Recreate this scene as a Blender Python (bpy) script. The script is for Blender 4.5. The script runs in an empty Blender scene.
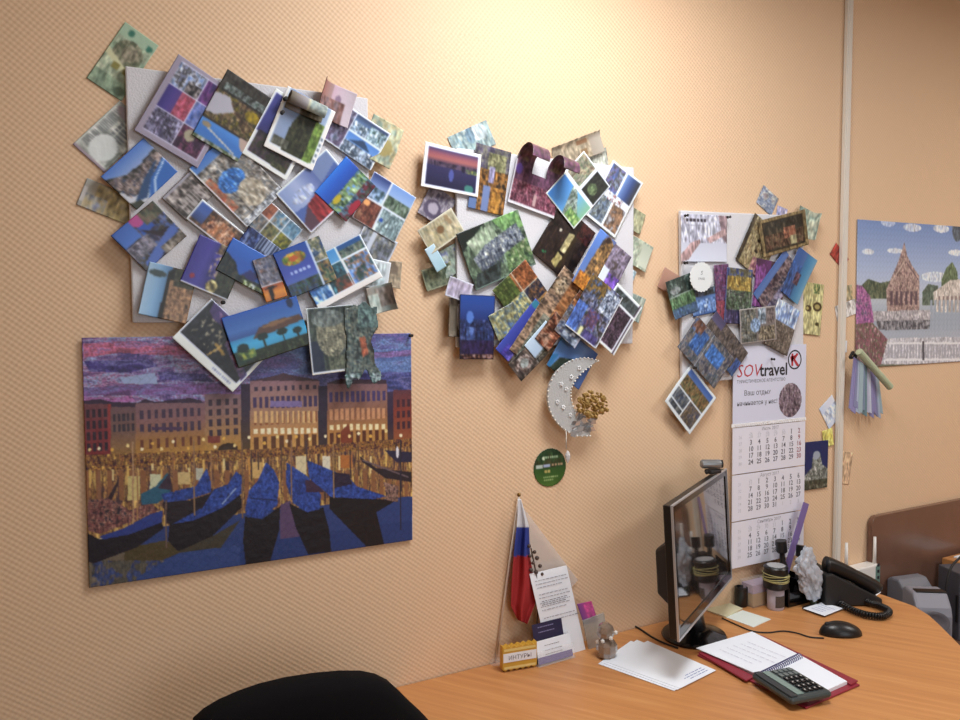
import bpy, bmesh, math, random
import numpy as np
from mathutils import Vector, Matrix

# ------------------------------------------------------------------ camera
scn = bpy.context.scene
FPX, YAW, PITCH, ROLL = 802.8, .5009, -.0556, -.0077
CAM = np.array([0, -1.7033, 1.615])
def _basis():
    cy, sy, cp, sp = math.cos(YAW), math.sin(YAW), math.cos(PITCH), math.sin(PITCH)
    f = np.array([sy*cp, cy*cp, sp]); r = np.array([cy, -sy, 0.]); u = np.cross(r, f)
    c, s = math.cos(ROLL), math.sin(ROLL)
    return r*c+u*s, -r*s+u*c, f
RT, UP, FW = _basis()
cd = bpy.data.cameras.new('camera'); cam = bpy.data.objects.new('camera', cd)
scn.collection.objects.link(cam)
cd.sensor_width = 36; cd.lens = FPX/960*36; cd.clip_start = .02
m = Matrix(((RT[0], UP[0], -FW[0], CAM[0]), (RT[1], UP[1], -FW[1], CAM[1]), (RT[2], UP[2], -FW[2], CAM[2]), (0, 0, 0, 1)))
cam.matrix_world = m
scn.camera = cam
scn.view_settings.view_transform = 'Standard'; scn.view_settings.look = 'None'
scn.view_settings.gamma = 1; scn.view_settings.use_curve_mapping = False
scn.view_settings.exposure = 0.0
wd = bpy.data.worlds.new('world'); scn.world = wd; wd.use_nodes = True
wd.node_tree.nodes['Background'].inputs[0].default_value = (.75, .82, 1, 1)
wd.node_tree.nodes['Background'].inputs[1].default_value = .5
def area(name, loc, size, power, col, tgt=None):
    l = bpy.data.lights.new(name, 'AREA'); l.shape = 'RECTANGLE'; l.size, l.size_y = size
    l.energy = power; l.color = col
    o = bpy.data.objects.new(name, l); scn.collection.objects.link(o); o.location = loc
    if tgt is not None:
        o.rotation_euler = (Vector(tgt)-Vector(loc)).to_track_quat('-Z', 'Y').to_euler()
    return o
# light of the two ceiling fittings and of the window behind the camera
area('ceiling_light_near', (1.12, -.72, 2.66), (.55, .55), 24, (.97, .985, 1))
area('ceiling_light_far', (3.1, -1.5, 2.66), (.55, .55), 27, (.99, .975, .95))
area('ceiling_light_rear', (.3, -2.9, 2.66), (.55, .55), 7, (.96, .98, 1))
area('window_daylight', (1.2, -3.95, 1.6), (1.6, 1.3), 18, (.84, .93, 1), (1.2, 0, 1.4))

def ray(x, y): return FW+(x-480)/FPX*RT-(y-360)/FPX*UP
def W(x, y, Y=0.):                       # a point of the vertical plane y=Y seen at this place of the photograph
    d = ray(x, y); return Vector(CAM+(Y-CAM[1])/d[1]*d)
def D(x, y, Z=.75):                      # the same for a horizontal plane
    d = ray(x, y); return Vector(CAM+(Z-CAM[2])/d[2]*d)

# ------------------------------------------------------------------ materials
def lin(c):
    c = np.asarray(c, float)
    return np.where(c <= .04045, c/12.92, ((c+.055)/1.055)**2.4)
def hx(s):
    s = s.lstrip('#')
    if len(s) == 3: s = ''.join(k*2 for k in s)
    return np.array([int(s[i:i+2], 16)/255 for i in (0, 2, 4)])
MATS = {}
def mat(name, col, rough=.5, metal=0., spec=.5, alpha=1., trans=0., noise=0., nscale=30., bump=0., bscale=200., coat=0.):
    if name in MATS: return MATS[name]
    mt = bpy.data.materials.new(name); mt.use_nodes = True; nt = mt.node_tree
    b = nt.nodes['Principled BSDF']; c = tuple(lin(hx(col)))+(1,)
    b.inputs['Base Color'].default_value = c; b.inputs['Roughness'].default_value = rough
    b.inputs['Metallic'].default_value = metal; b.inputs['Specular IOR Level'].default_value = spec
    b.inputs['Alpha'].default_value = alpha; b.inputs['Transmission Weight'].default_value = trans
    b.inputs['Coat Weight'].default_value = coat
    tc = nt.nodes.new('ShaderNodeTexCoord')
    n = nt.nodes.new('ShaderNodeTexNoise'); n.inputs['Scale'].default_value = nscale; n.inputs['Detail'].default_value = 4
    nt.links.new(tc.outputs['Object'], n.inputs['Vector'])
    hs = nt.nodes.new('ShaderNodeMix'); hs.data_type = 'RGBA'; hs.blend_type = 'MULTIPLY'
    hs.inputs[0].default_value = noise
    hs.inputs[6].default_value = c
    nt.links.new(n.outputs['Fac'], hs.inputs[7]); nt.links.new(hs.outputs[2], b.inputs['Base Color'])
    if bump:
        n2 = nt.nodes.new('ShaderNodeTexNoise'); n2.inputs['Scale'].default_value = bscale; nt.links.new(tc.outputs['Object'], n2.inputs['Vector'])
        bp = nt.nodes.new('ShaderNodeBump'); bp.inputs['Strength'].default_value = bump; bp.inputs['Distance'].default_value = .002
        nt.links.new(n2.outputs['Fac'], bp.inputs['Height']); nt.links.new(bp.outputs[0], b.inputs['Normal'])
    MATS[name] = mt; return mt
def print_mat(name, rough, spec=.5, bump=0.):
    if name in MATS: return MATS[name]
    mt = bpy.data.materials.new(name); mt.use_nodes = True; nt = mt.node_tree
    b = nt.nodes['Principled BSDF']; b.inputs['Roughness'].default_value = rough; b.inputs['Specular IOR Level'].default_value = spec
    a = nt.nodes.new('ShaderNodeAttribute'); a.attribute_name = 'Col'
    nt.links.new(a.outputs['Color'], b.inputs['Base Color'])
    if bump:
        tc = nt.nodes.new('ShaderNodeTexCoord'); n2 = nt.nodes.new('ShaderNodeTexNoise'); n2.inputs['Scale'].default_value = 60
        nt.links.new(tc.outputs['Object'], n2.inputs['Vector'])
        bp = nt.nodes.new('ShaderNodeBump'); bp.inputs['Strength'].default_value = bump; bp.inputs['Distance'].default_value = .004
        nt.links.new(n2.outputs['Fac'], bp.inputs['Height']); nt.links.new(bp.outputs[0], b.inputs['Normal'])
    MATS[name] = mt; return mt
PRINT = print_mat('glossy_print', .33, .45, .15)
NOTE = print_mat('banknote_paper', .75, .2, .3)
PUZ = print_mat('puzzle_print', .42, .4, .25)

def wall_mat():
    mt = bpy.data.materials.new('peach_woven_wallpaper'); mt.use_nodes = True; nt = mt.node_tree; N = nt.nodes; L = nt.links
    b = N['Principled BSDF']; b.inputs['Roughness'].default_value = .55; b.inputs['Specular IOR Level'].default_value = .3
    tc = N.new('ShaderNodeTexCoord'); sp = N.new('ShaderNodeSeparateXYZ'); L.new(tc.outputs['Object'], sp.inputs[0])
    def mth(op, a, bb=None):
        k = N.new('ShaderNodeMath'); k.operation = op
        for i, v in enumerate((a, bb)):
            if v is None: continue
            if isinstance(v, (int, float)): k.inputs[i].default_value = v
            else: L.new(v, k.inputs[i])
        return k.outputs[0]
    h = mth('ADD', sp.outputs[0], sp.outputs[1])
    p = 2*math.pi/.0125
    s1 = mth('SINE', mth('MULTIPLY', mth('ADD', h, mth('MULTIPLY', sp.outputs[2], .12)), p))
    s2 = mth('SINE', mth('MULTIPLY', mth('SUBTRACT', sp.outputs[2], mth('MULTIPLY', h, .12)), p))
    w = mth('MULTIPLY', s1, s2)
    ns = N.new('ShaderNodeTexNoise'); ns.inputs['Scale'].default_value = 90; L.new(tc.outputs['Object'], ns.inputs['Vector'])
    hgt = mth('ADD', w, mth('MULTIPLY', ns.outputs['Fac'], .9))
    bp = N.new('ShaderNodeBump'); bp.inputs['Strength'].default_value = .22; bp.inputs['Distance'].default_value = .0016
    L.new(hgt, bp.inputs['Height']); L.new(bp.outputs[0], b.inputs['Normal'])
    cr = N.new('ShaderNodeMix'); cr.data_type = 'RGBA'
    cr.inputs[6].default_value = tuple(lin(hx('#dfbc99')))+(1,); cr.inputs[7].default_value = tuple(lin(hx('#e7c8a7')))+(1,)
    L.new(mth('ADD', mth('MULTIPLY', w, .5), .5), cr.inputs[0])
    L.new(cr.outputs[2], b.inputs['Base Color'])
    return mt
WALL = wall_mat()
def wood_mat():
    mt = bpy.data.materials.new('beech_laminate'); mt.use_nodes = True; nt = mt.node_tree; N = nt.nodes; L = nt.links
    b = N['Principled BSDF']; b.inputs['Roughness'].default_value = .38; b.inputs['Specular IOR Level'].default_value = .4
    tc = N.new('ShaderNodeTexCoord'); mp = N.new('ShaderNodeMapping'); mp.vector_type = 'TEXTURE'
    mp.inputs['Rotation'].default_value = (0, 0, math.radians(-57)); mp.inputs['Scale'].default_value = (1, .045, 1)
    L.new(tc.outputs['Object'], mp.inputs[0])
    n = N.new('ShaderNodeTexNoise'); n.inputs['Scale'].default_value = 3.2; n.inputs['Detail'].default_value = 7; n.inputs['Roughness'].default_value = .6
    L.new(mp.outputs[0], n.inputs['Vector'])
    r = N.new('ShaderNodeValToRGB'); e = r.color_ramp.elements
    e[0].position = .3; e[0].color = tuple(lin(hx('#b97e4c')))+(1,); e[1].position = .72; e[1].color = tuple(lin(hx('#cf9761')))+(1,)
    x = e.new(.5); x.color = tuple(lin(hx('#c48853')))+(1,)
    L.new(n.outputs['Fac'], r.inputs[0]); L.new(r.outputs[0], b.inputs['Base Color'])
    return mt
WOOD = wood_mat()
M = dict(
 white=mat('white_plastic', '#e6e4e0', .4), foam=mat('white_polystyrene', '#dcdce2', .8, noise=.12, nscale=260, bump=.5, bscale=260),
 paper=mat('white_paper', '#eef4fd', .6), ceil=mat('ceiling_paint', '#e8e4dc', .9), floor=mat('grey_linoleum', '#8a7a6a', .5, noise=.4, nscale=8),
 black=mat('black_plastic', '#131214', .35), blackm=mat('black_matte_plastic', '#1b191a', .6), gloss=mat('black_gloss_plastic', '#0c0b0d', .12),
 fabric=mat('black_chair_fabric', '#121013', .95, noise=.5, nscale=900, bump=.3, bscale=900, spec=.15),
 silver=mat('silver_plastic', '#b9bbc0', .3, .5), chrome=mat('chrome', '#cfcfd2', .15, 1), steel=mat('dark_steel', '#4a4a4c', .35, .9),
 brown=mat('brown_laminate', '#7a5a4c', .24, noise=.25, nscale=14), grey=mat('grey_device_plastic', '#85858f', .5), dgrey=mat('dark_grey_plastic', '#505058', .5),
 red=mat('burgundy_cover', '#8e2738', .4), glass=mat('clear_plastic', '#f4f4f6', .08, alpha=.13), ink=mat('black_ink', '#26242c', .6),
 inkred=mat('red_ink', '#b8323c', .6), inkgrey=mat('grey_ink', '#9ea0ab', .6), inkpale=mat('pale_grey_ink', '#c6c8d2', .6), inkblue=mat('blue_ink', '#3d58a8', .6),
 inkmid=mat('mid_grey_ink', '#6c6c76', .6), green=mat('green_label', '#35602a', .4), gold=mat('gold_print', '#d0a23c', .45), dpurple=mat('dark_purple_card', '#2b2748', .4),
 purple=mat('purple_ruler', '#7d6ba6', .35), cal=mat('calendar_paper', '#d6daee', .5), calm=mat('calendar_month_paper', '#e4e4f0', .5),
)

# ------------------------------------------------------------------ helpers
COL = scn.collection
def tag(o, label=None, cat=None, group=None, kind=None):
    if label: o['label'] = label
    if cat: o['category'] = cat
    if group: o['group'] = group
    if kind: o['kind'] = kind
    return o
def empty(name, loc, label, cat, group=None, rz=0.):
    o = bpy.data.objects.new(name, None); COL.objects.link(o); o.location = loc; o.rotation_euler = (0, 0, rz)
    o.empty_display_size = .02
    return tag(o, label, cat, group)
def link(name, me, mt, parent=None, smooth=False, loc=None):
    o = bpy.data.objects.new(name, me); COL.objects.link(o)
    if mt is not None:
        for x in (mt if isinstance(mt, (list, tuple)) else [mt]): me.materials.append(x)
    if smooth:
        for p in me.polygons: p.use_smooth = True
    if parent is not None: o.parent = parent
    if loc is not None: o.location = loc
    return o
def fin(bm, name, mt, parent=None, smooth=False, loc=None, bevel=0., seg=2, solid=0.):
    me = bpy.data.meshes.new(name)
    bmesh.ops.recalc_face_normals(bm, faces=bm.faces[:])
    bm.to_mesh(me); bm.free()
    o = link(name, me, mt, parent, smooth, loc)
    if solid:
        s = o.modifiers.new('thick', 'SOLIDIFY'); s.thickness = solid; s.offset = 0
    if bevel:
        b = o.modifiers.new('bev', 'BEVEL'); b.width = bevel; b.segments = seg; b.limit_method = 'ANGLE'
    return o
def add_box(bm, lo, hi, M4=None):
    c = [Vector((lo[0]+(hi[0]-lo[0])*i, lo[1]+(hi[1]-lo[1])*j, lo[2]+(hi[2]-lo[2])*k)) for i in (0, 1) for j in (0, 1) for k in (0, 1)]
    if M4 is not None: c = [M4 @ p for p in c]
    v = [bm.verts.new(p) for p in c]
    for f in ((0, 1, 3, 2), (4, 6, 7, 5), (0, 4, 5, 1), (2, 3, 7, 6), (0, 2, 6, 4), (1, 5, 7, 3)): bm.faces.new([v[i] for i in f])
def box(name, lo, hi, mt, parent=None, bevel=0., M4=None, loc=None):
    bm = bmesh.new(); add_box(bm, lo, hi, M4); return fin(bm, name, mt, parent, bevel=bevel, loc=loc)
def add_tube(bm, pts, r, n=8, cap=True):
    pts = [Vector(p) for p in pts]; rs = r if isinstance(r, (list, tuple)) else [r]*len(pts)
    rings = []; prev = None
    for i, p in enumerate(pts):
        t = (pts[min(i+1, len(pts)-1)]-pts[max(i-1, 0)]).normalized()
        a = prev if prev is not None else (Vector((0, 0, 1)) if abs(t.z) < .9 else Vector((1, 0, 0)))
        s = t.cross(a); s = s.normalized() if s.length > 1e-6 else t.orthogonal().normalized()
        q = s.cross(t).normalized(); prev = q
        rings.append([bm.verts.new(p+(s*math.cos(2*math.pi*k/n)+q*math.sin(2*math.pi*k/n))*rs[i]) for k in range(n)])
    for a, b in zip(rings, rings[1:]):
        for k in range(n): bm.faces.new((a[k], a[(k+1) % n], b[(k+1) % n], b[k]))
    if cap: bm.faces.new(rings[0][::-1]); bm.faces.new(rings[-1])
def tube(name, pts, r, mt, parent=None, n=8, loc=None):
    bm = bmesh.new(); add_tube(bm, pts, r, n); return fin(bm, name, mt, parent, smooth=True, loc=loc)
def smooth_path(pts, k=8):
    P = [Vector(p) for p in pts]; P = [P[0]]+P+[P[-1]]; out = []
    for i in range(1, len(P)-2):
        a, b, c, d = P[i-1:i+3]
        for j in range(k):
            t = j/k; out.append(.5*((2*b)+(c-a)*t+(2*a-5*b+4*c-d)*t*t+(3*b-a-3*c+d)*t**3))
    out.append(P[-2]); return out
def add_lathe(bm, prof, n=28, M4=None, sx=1., sy=1.):
    rings = []
    for r, z in prof:
        ring = []
        for k in range(n):
            p = Vector((r*math.cos(2*math.pi*k/n)*sx, r*math.sin(2*math.pi*k/n)*sy, z))
            ring.append(bm.verts.new(M4 @ p if M4 is not None else p))
        rings.append(ring)
    for a, b in zip(rings, rings[1:]):
        for k in range(n): bm.faces.new((a[k], a[(k+1) % n], b[(k+1) % n], b[k]))
    bm.faces.new(rings[0][::-1]); bm.faces.new(rings[-1])
def lathe(name, prof, mt, parent=None, n=28, M4=None, sx=1., sy=1., smooth=True, loc=None):
    bm = bmesh.new(); add_lathe(bm, prof, n, M4, sx, sy)
    o = fin(bm, name, mt, parent, smooth=smooth, loc=loc)
    if smooth: e = o.modifiers.new('es', 'EDGE_SPLIT'); e.split_angle = math.radians(40)
    return o
def add_prism(bm, pts, v):
    a = [bm.verts.new(Vector(p)) for p in pts]; b = [bm.verts.new(Vector(p)+Vector(v)) for p in pts]
    bm.faces.new(a); bm.faces.new(b[::-1]); n = len(a)
    for i in range(n): bm.faces.new((a[i], b[i], b[(i+1) % n], a[(i+1) % n]))
def prism(name, pts, v, mt, parent=None, bevel=0., loc=None):
    bm = bmesh.new(); add_prism(bm, pts, v); return fin(bm, name, mt, parent, bevel=bevel, loc=loc)
def frame(o, x, y, z=None):              # 4x4 from origin and two axes
    x = Vector(x).normalized(); y = Vector(y).normalized(); z = x.cross(y).normalized(); y = z.cross(x)
    return Matrix(((x.x, y.x, z.x, o[0]), (x.y, y.y, z.y, o[1]), (x.z, y.z, z.z, o[2]), (0, 0, 0, 1)))
def text_mesh(items, M4, name, mt, parent):
    """items: (string, x, y, size, align, shear, bold); laid out in the local XY plane of M4"""
    bm = bmesh.new(); dg = bpy.context.evaluated_depsgraph_get()
    for s, x, y, size, al, sh, bo in items:
        cu = bpy.data.curves.new('t', 'FONT'); cu.body = s; cu.size = size; cu.align_x = al; cu.shear = sh; cu.offset = bo*size
        cu.resolution_u = 2
        ob = bpy.data.objects.new('t', cu); COL.objects.link(ob); bpy.context.view_layer.update()
        dg = bpy.context.evaluated_depsgraph_get()
        me = bpy.data.meshes.new_from_object(ob.evaluated_get(dg)); me.transform(M4 @ Matrix.Translation((x, y, 0)))
        bm.from_mesh(me); bpy.data.objects.remove(ob); bpy.data.curves.remove(cu); bpy.data.meshes.remove(me)
    me = bpy.data.meshes.new(name); bm.to_mesh(me); bm.free()
    return link(name, me, mt, parent)

# ------------------------------------------------------------------ picture painter (vertex colours of fine grids)
def vnoise(rng, h, w, cell, ky=1.):
    out = np.zeros((h, w)); amp = 1.
    for o in range(3):
        c = max(cell/(2**o), 1.2); cy = max(c*ky, 1.); gh, gw = int(h/cy)+3, int(w/c)+3
        g = rng.random((gh, gw)); y = np.arange(h)/cy; x = np.arange(w)/c
        yi, xi = y.astype(int), x.astype(int); fy, fx = (y-yi)[:, None], (x-xi)[None]
        a = g[yi][:, xi]*(1-fx)+g[yi][:, xi+1]*fx; b = g[yi+1][:, xi]*(1-fx)+g[yi+1][:, xi+1]*fx
        out += amp*(a*(1-fy)+b*fy); amp *= .75
    return out
def paint(ops, nw, nh, seed, conv=None, soft=True, sat=.86):
    rng = np.random.default_rng(seed); C = np.ones((nh, nw, 3))*.8
    X, Y = np.meshgrid((np.arange(nw)+.5)/nw, (np.arange(nh)+.5)/nh)
    cv = conv or (lambda x, y: (x, y))
    def pal(s): return np.array([hx(k) for k in s.split()])
    def box_mask(x0, y0, x1, y1):
        if conv is None: return (X >= x0) & (X < x1) & (Y >= y0) & (Y < y1), (x0, y0, x1, y1)
        q = [cv(x0, y0), cv(x1, y0), cv(x1, y1), cv(x0, y1)]
        return poly([k for p in q for k in p], True), (q[0][0], min(q[0][1], q[1][1]), q[2][0], max(q[2][1], q[3][1]))
    def poly(f, raw=False):
        pts = [(f[i], f[i+1]) for i in range(0, len(f), 2)]
        if not raw: pts = [cv(*p) for p in pts]
        ins = np.zeros_like(X, bool); n = len(pts)
        for i in range(n):
            x0, y0 = pts[i]; x1, y1 = pts[(i+1) % n]
            if y0 == y1: continue
            c = ((y0 > Y) != (y1 > Y)) & (X < (x1-x0)*(Y-y0)/(y1-y0)+x0); ins ^= c
        return ins
    def noisefill(msk, s, colors, jit=.75, ky=1.35):
        if not msk.any(): return
        nz = vnoise(rng, nh, nw, max(s*nw*.8, 1.2), ky); an = vnoise(rng, nh, nw, 1.5); st = vnoise(rng, nh, nw, 2.0, 2.2*ky)
        v = (nz*.9+an*.16+np.roll(st, 2, 0)*.22)[msk]
        r = np.argsort(np.argsort(v))/max(len(v)-1, 1); P = pal(colors); k = r*(len(P)-1)
        k = np.clip(np.floor(k+.5)*(1-jit)+k*jit, 0, len(P)-1); i = np.minimum(k.astype(int), max(len(P)-2, 0)); t = (k-i)[:, None]
        Q = P[i]*(1-t)+P[np.minimum(i+1, len(P)-1)]*t
        C[msk] = Q*(.64+.72*((st-st.min())/(np.ptp(st)+1e-6))[msk])[:, None]
    for o in ops:
        k = o[0]
        if k == 'f': C[:] = hx(o[1])
        elif k == 'g':                       # x0 y0 x1 y1 colours from top (or, with a 7th item, left) to the other side
            mk, bb = box_mask(*o[1:5]); P = pal(o[5])
            t = (X-bb[0])/(bb[2]-bb[0]) if len(o) > 6 else (Y-bb[1])/(bb[3]-bb[1])
            t = np.clip(t, 0, .9999)*(len(P)-1); i = t.astype(int); fr = (t-i)[..., None]
            G = P[i]*(1-fr)+P[np.minimum(i+1, len(P)-1)]*fr; C[mk] = G[mk]
        elif k == 'r': C[box_mask(*o[1:5])[0]] = hx(o[5])
        elif k == 'n': noisefill(box_mask(*o[1:5])[0], o[5], o[6])
        elif k == 'pn': noisefill(poly(o[1]), o[2], o[3], ky=o[4] if len(o) > 4 else 1.35)
        elif k == 'ns': noisefill(box_mask(*o[1:5])[0], o[5], o[6], .95, o[7])
        elif k == 'p': C[poly(o[1])] = hx(o[2])
        elif k in ('e', 'en'):
            cx, cy = cv(o[1], o[2])
            if conv is None: rx, ry = o[3], o[4]
            else: rx = abs(cv(o[1]+o[3], o[2])[0]-cx); ry = abs(cv(o[1], o[2]+o[4])[1]-cy)
            mk = ((X-cx)/rx)**2+((Y-cy)/ry)**2 < 1
            if k == 'e': C[mk] = hx(o[5])
            else: noisefill(mk, o[5], o[6])
        elif k == 'w':                       # nx by ny windows
            mk, bb = box_mask(*o[1:5]); u = (X-bb[0])/(bb[2]-bb[0])*o[5]; v = (Y-bb[1])/(bb[3]-bb[1])*o[6]
            fr = o[8] if len(o) > 8 else .5
            C[mk & (np.abs(u % 1-.5) < fr/2) & (np.abs(v % 1-.5) < fr/2*1.3)] = hx(o[7])
        elif k == 's':                       # n stripes (vertical unless 8th item)
            mk, bb = box_mask(*o[1:5]); u = ((Y-bb[1])/(bb[3]-bb[1]) if len(o) > 7 else (X-bb[0])/(bb[2]-bb[0]))*o[5]
            C[mk & (u % 1 < .45)] = hx(o[6])
        elif k == 'l':
            x0, y0 = cv(o[1], o[2]); x1, y1 = cv(o[3], o[4]); asp = nh/nw
            dx, dy = x1-x0, (y1-y0)*asp; L = math.hypot(dx, dy); px, py = X-x0, (Y-y0)*asp
            t = (px*dx+py*dy)/L; dd = np.abs(px*dy-py*dx)/L
            C[(t > 0) & (t < L) & (dd < o[5]/2)] = hx(o[6])
        elif k == 'b':
            C[(X < o[1]) | (X > 1-o[1]) | (Y < o[1]*nw/nh) | (Y > 1-o[1]*nw/nh)] = hx(o[2])
        elif k == 'piece':                   # jigsaw cuts
            u = X*o[1]; v = Y*o[2]
            uu = u+.16*np.sin(v*math.pi*2); vv = v+.16*np.sin(u*math.pi*2)
            mk = (np.abs(uu % 1-.5) < .5*nw**-1*o[1]) | (np.abs(vv % 1-.5) < .5*nh**-1*o[2]); C[mk] *= o[3]
    if soft:
        K = np.pad(C, ((1, 1), (1, 1), (0, 0)), 'edge'); C = C*.36+(K[:-2, 1:-1]+K[2:, 1:-1]+K[1:-1, :-2]+K[1:-1, 2:])*.16
    g_ = C.mean(2, keepdims=True); C = g_+(C-g_)*sat
    return np.clip(C, 0, 1)
def sheet(name, O, U, V, ops, label, cat, group=None, gain=1., mt=None, step=.0022, seed=0, warp=None, thick=.0005, parent=None, conv=None, keep=None, nmax=9999, sat=.95):
    """A printed sheet: O its art's top left corner, U and V its full width and height vectors."""
    U = Vector(U); V = Vector(V); nw = min(int(U.length/step), nmax); nh = max(int(nw*V.length/U.length), 3)
    C = paint(ops, nw, nh, seed, conv, sat=sat)
    if mt is PRINT: C = np.clip(C**1.34*np.array([.97, 1.0, 1.06])*1.06, 0, 1)      # deep inks of glossy cards
    N = V.cross(U).normalized()
    if N.y > 0: N = -N
    cen = O+U/2+V/2
    a = (np.arange(nw)/(nw-1)); b = (np.arange(nh)/(nh-1)); A, B = np.meshgrid(a, b)
    dep = np.zeros_like(A); Bv = B.copy()
    if warp: A2, B2, dep = warp(A, B, U.length, V.length)
    else: A2, B2 = A, Bv
    P = (np.array(O-cen)[None, None]+A2[..., None]*np.array(U)+B2[..., None]*np.array(V)+dep[..., None]*np.array(N)).reshape(-1, 3)
    me = bpy.data.meshes.new(name); I = np.arange(nw*nh).reshape(nh, nw)
    F = np.stack([I[:-1, :-1], I[1:, :-1], I[1:, 1:], I[:-1, 1:]], -1).reshape(-1, 4)
    if keep is not None:
        am, bmid = (A[:-1, :-1]+A[1:, 1:])/2, (B[:-1, :-1]+B[1:, 1:])/2; F = F[keep(am, bmid).reshape(-1)]
    nF = len(F)
    me.vertices.add(len(P)); me.vertices.foreach_set('co', P.astype(np.float32).ravel())
    me.loops.add(nF*4); me.loops.foreach_set('vertex_index', F.ravel().astype(np.int32))
    me.polygons.add(nF); me.polygons.foreach_set('loop_start', np.arange(0, nF*4, 4, dtype=np.int32)); me.polygons.foreach_set('loop_total', np.full(nF, 4, np.int32))
    at = me.color_attributes.new('Col', 'FLOAT_COLOR', 'POINT')
    cc = np.ones((len(P), 4), np.float32); cc[:, :3] = np.clip(lin(C).reshape(-1, 3)*gain, 0, .92)
    at.data.foreach_set('color', cc.ravel()); me.update(calc_edges=True); me.validate()
    if keep is not None:
        bm = bmesh.new(); bm.from_mesh(me); bmesh.ops.delete(bm, geom=[v for v in bm.verts if not v.link_faces], context='VERTS'); bm.to_mesh(me); bm.free()
    o = link(name, me, mt or PRINT, parent, True, cen)
    if thick: s = o.modifiers.new('thick', 'SOLIDIFY'); s.thickness = thick; s.offset = -1 if False else 0
    tag(o, label, cat, group)
    return o

# ------------------------------------------------------------------ the room
def struct(name, lo, hi, mt):
    o = box(name, lo, hi, mt); o['kind'] = 'structure'; return o
XL, XR, YB, ZC = -1.9, 4.6, -4.1, 2.7
struct('floor', (XL-.1, YB-.1, -.1), (XR+.1, .1, 0), M['floor'])
struct('ceiling', (XL-.1, YB-.1, ZC), (XR+.1, .1, ZC+.1), M['ceil'])
struct('wall_front', (XL-.1, 0, 0), (XR+.1, .1, ZC), WALL)
struct('wall_left', (XL-.1, YB, 0), (XL, 0, ZC), WALL)
struct('wall_right', (XR, YB, 0), (XR+.1, 0, ZC), WALL)
bm = bmesh.new()
for lo, hi in (((XL, YB-.1, 0), (.3, YB, ZC)), ((2.1, YB-.1, 0), (XR, YB, ZC)), ((.3, YB-.1, 0), (2.1, YB, .9)), ((.3, YB-.1, 2.3), (2.1, YB, ZC))): add_box(bm, lo, hi)
o = fin(bm, 'wall_back', WALL); o['kind'] = 'structure'
bm = bmesh.new()
for lo, hi in (((.3, YB-.08, .9), (.36, YB-.02, 2.3)), ((2.04, YB-.08, .9), (2.1, YB-.02, 2.3)), ((1.17, YB-.08, .96), (1.23, YB-.02, 2.24)), ((.36, YB-.08, .9), (2.04, YB-.02, .96)), ((.36, YB-.08, 2.24), (2.04, YB-.02, 2.3))): add_box(bm, lo, hi)
o = fin(bm, 'window_1', M['white']); o['kind'] = 'structure'
# plastic cable trunking up the wall, part of the building
ta, tb_ = W(846.6, 4), W(834.8, 512); kx = (ta.x-tb_.x)/(ta.z-tb_.z)
def trunk(bm, w, y0, y1):
    q = [(tb_.x+kx*(z-tb_.z)+s*w, y0, z) for z, s in ((0, -1), (0, 1), (ZC, 1), (ZC, -1))]; add_prism(bm, q, (0, y1-y0, 0))
bm = bmesh.new(); trunk(bm, .0125, -.016, -.003); o = fin(bm, 'trim_1', mat('trunking_plastic', '#dcd6cc', .45), bevel=.0015); o['kind'] = 'structure'
bm = bmesh.new(); trunk(bm, .0085, -.0185, -.0155); c = fin(bm, 'cover_strip', mat('trunking_plastic', '#dcd6cc', .45), o, bevel=.001)
# ceiling fittings (beyond the frame, they give the room its light)
for (x, y) in ((1.12, -.72), (3.1, -1.5), (.3, -2.9)):
    t = empty('ceiling_light', (x, y, 2.7), 'square white ceiling light panel above the room', 'ceiling light', 'ceiling light panels')
    bm = bmesh.new()
    for lo, hi in (((-.31, -.31, -.035), (-.29, .31, 0)), ((.29, -.31, -.035), (.31, .31, 0)), ((-.29, -.31, -.035), (.29, -.29, 0)), ((-.29, .29, -.035), (.29, .31, 0)), ((-.29, -.29, -.012), (.29, .29, 0))): add_box(bm, lo, hi)
    fin(bm, 'frame', M['white'], t)
# ------------------------------------------------------------------ big jigsaw pictures
def wall_conv(P0, U, V):
    def c(x, y, yy=P0.y):
        p = W(x, y, yy)-P0; return p.dot(U)/U.length_squared, p.dot(V)/V.length_squared
    return c
def flat_rect(p0, p1, p3, y):            # nearest true rectangle to three seen corners, lying flat in the plane y
    P0, P1, P3 = W(*p0, y), W(*p1, y), W(*p3, y); a, b = P1-P0, P3-P0; c = (P1+P3)/2
    ta, tb = math.atan2(a.z, a.x), math.atan2(b.z, b.x)
    d = (tb-ta+math.pi) % (2*math.pi)-math.pi; e = (abs(d)-math.pi/2)/2*(1 if d > 0 else -1)
    ta += e; tb -= e
    U = Vector((math.cos(ta), 0, math.sin(ta)))*a.length; V = Vector((math.cos(tb), 0, math.sin(tb)))*b.length
    return c-(U+V)/2, U, V
P0, U, V = flat_rect((82, 338), (411, 333), (89, 588), -.006)
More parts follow.
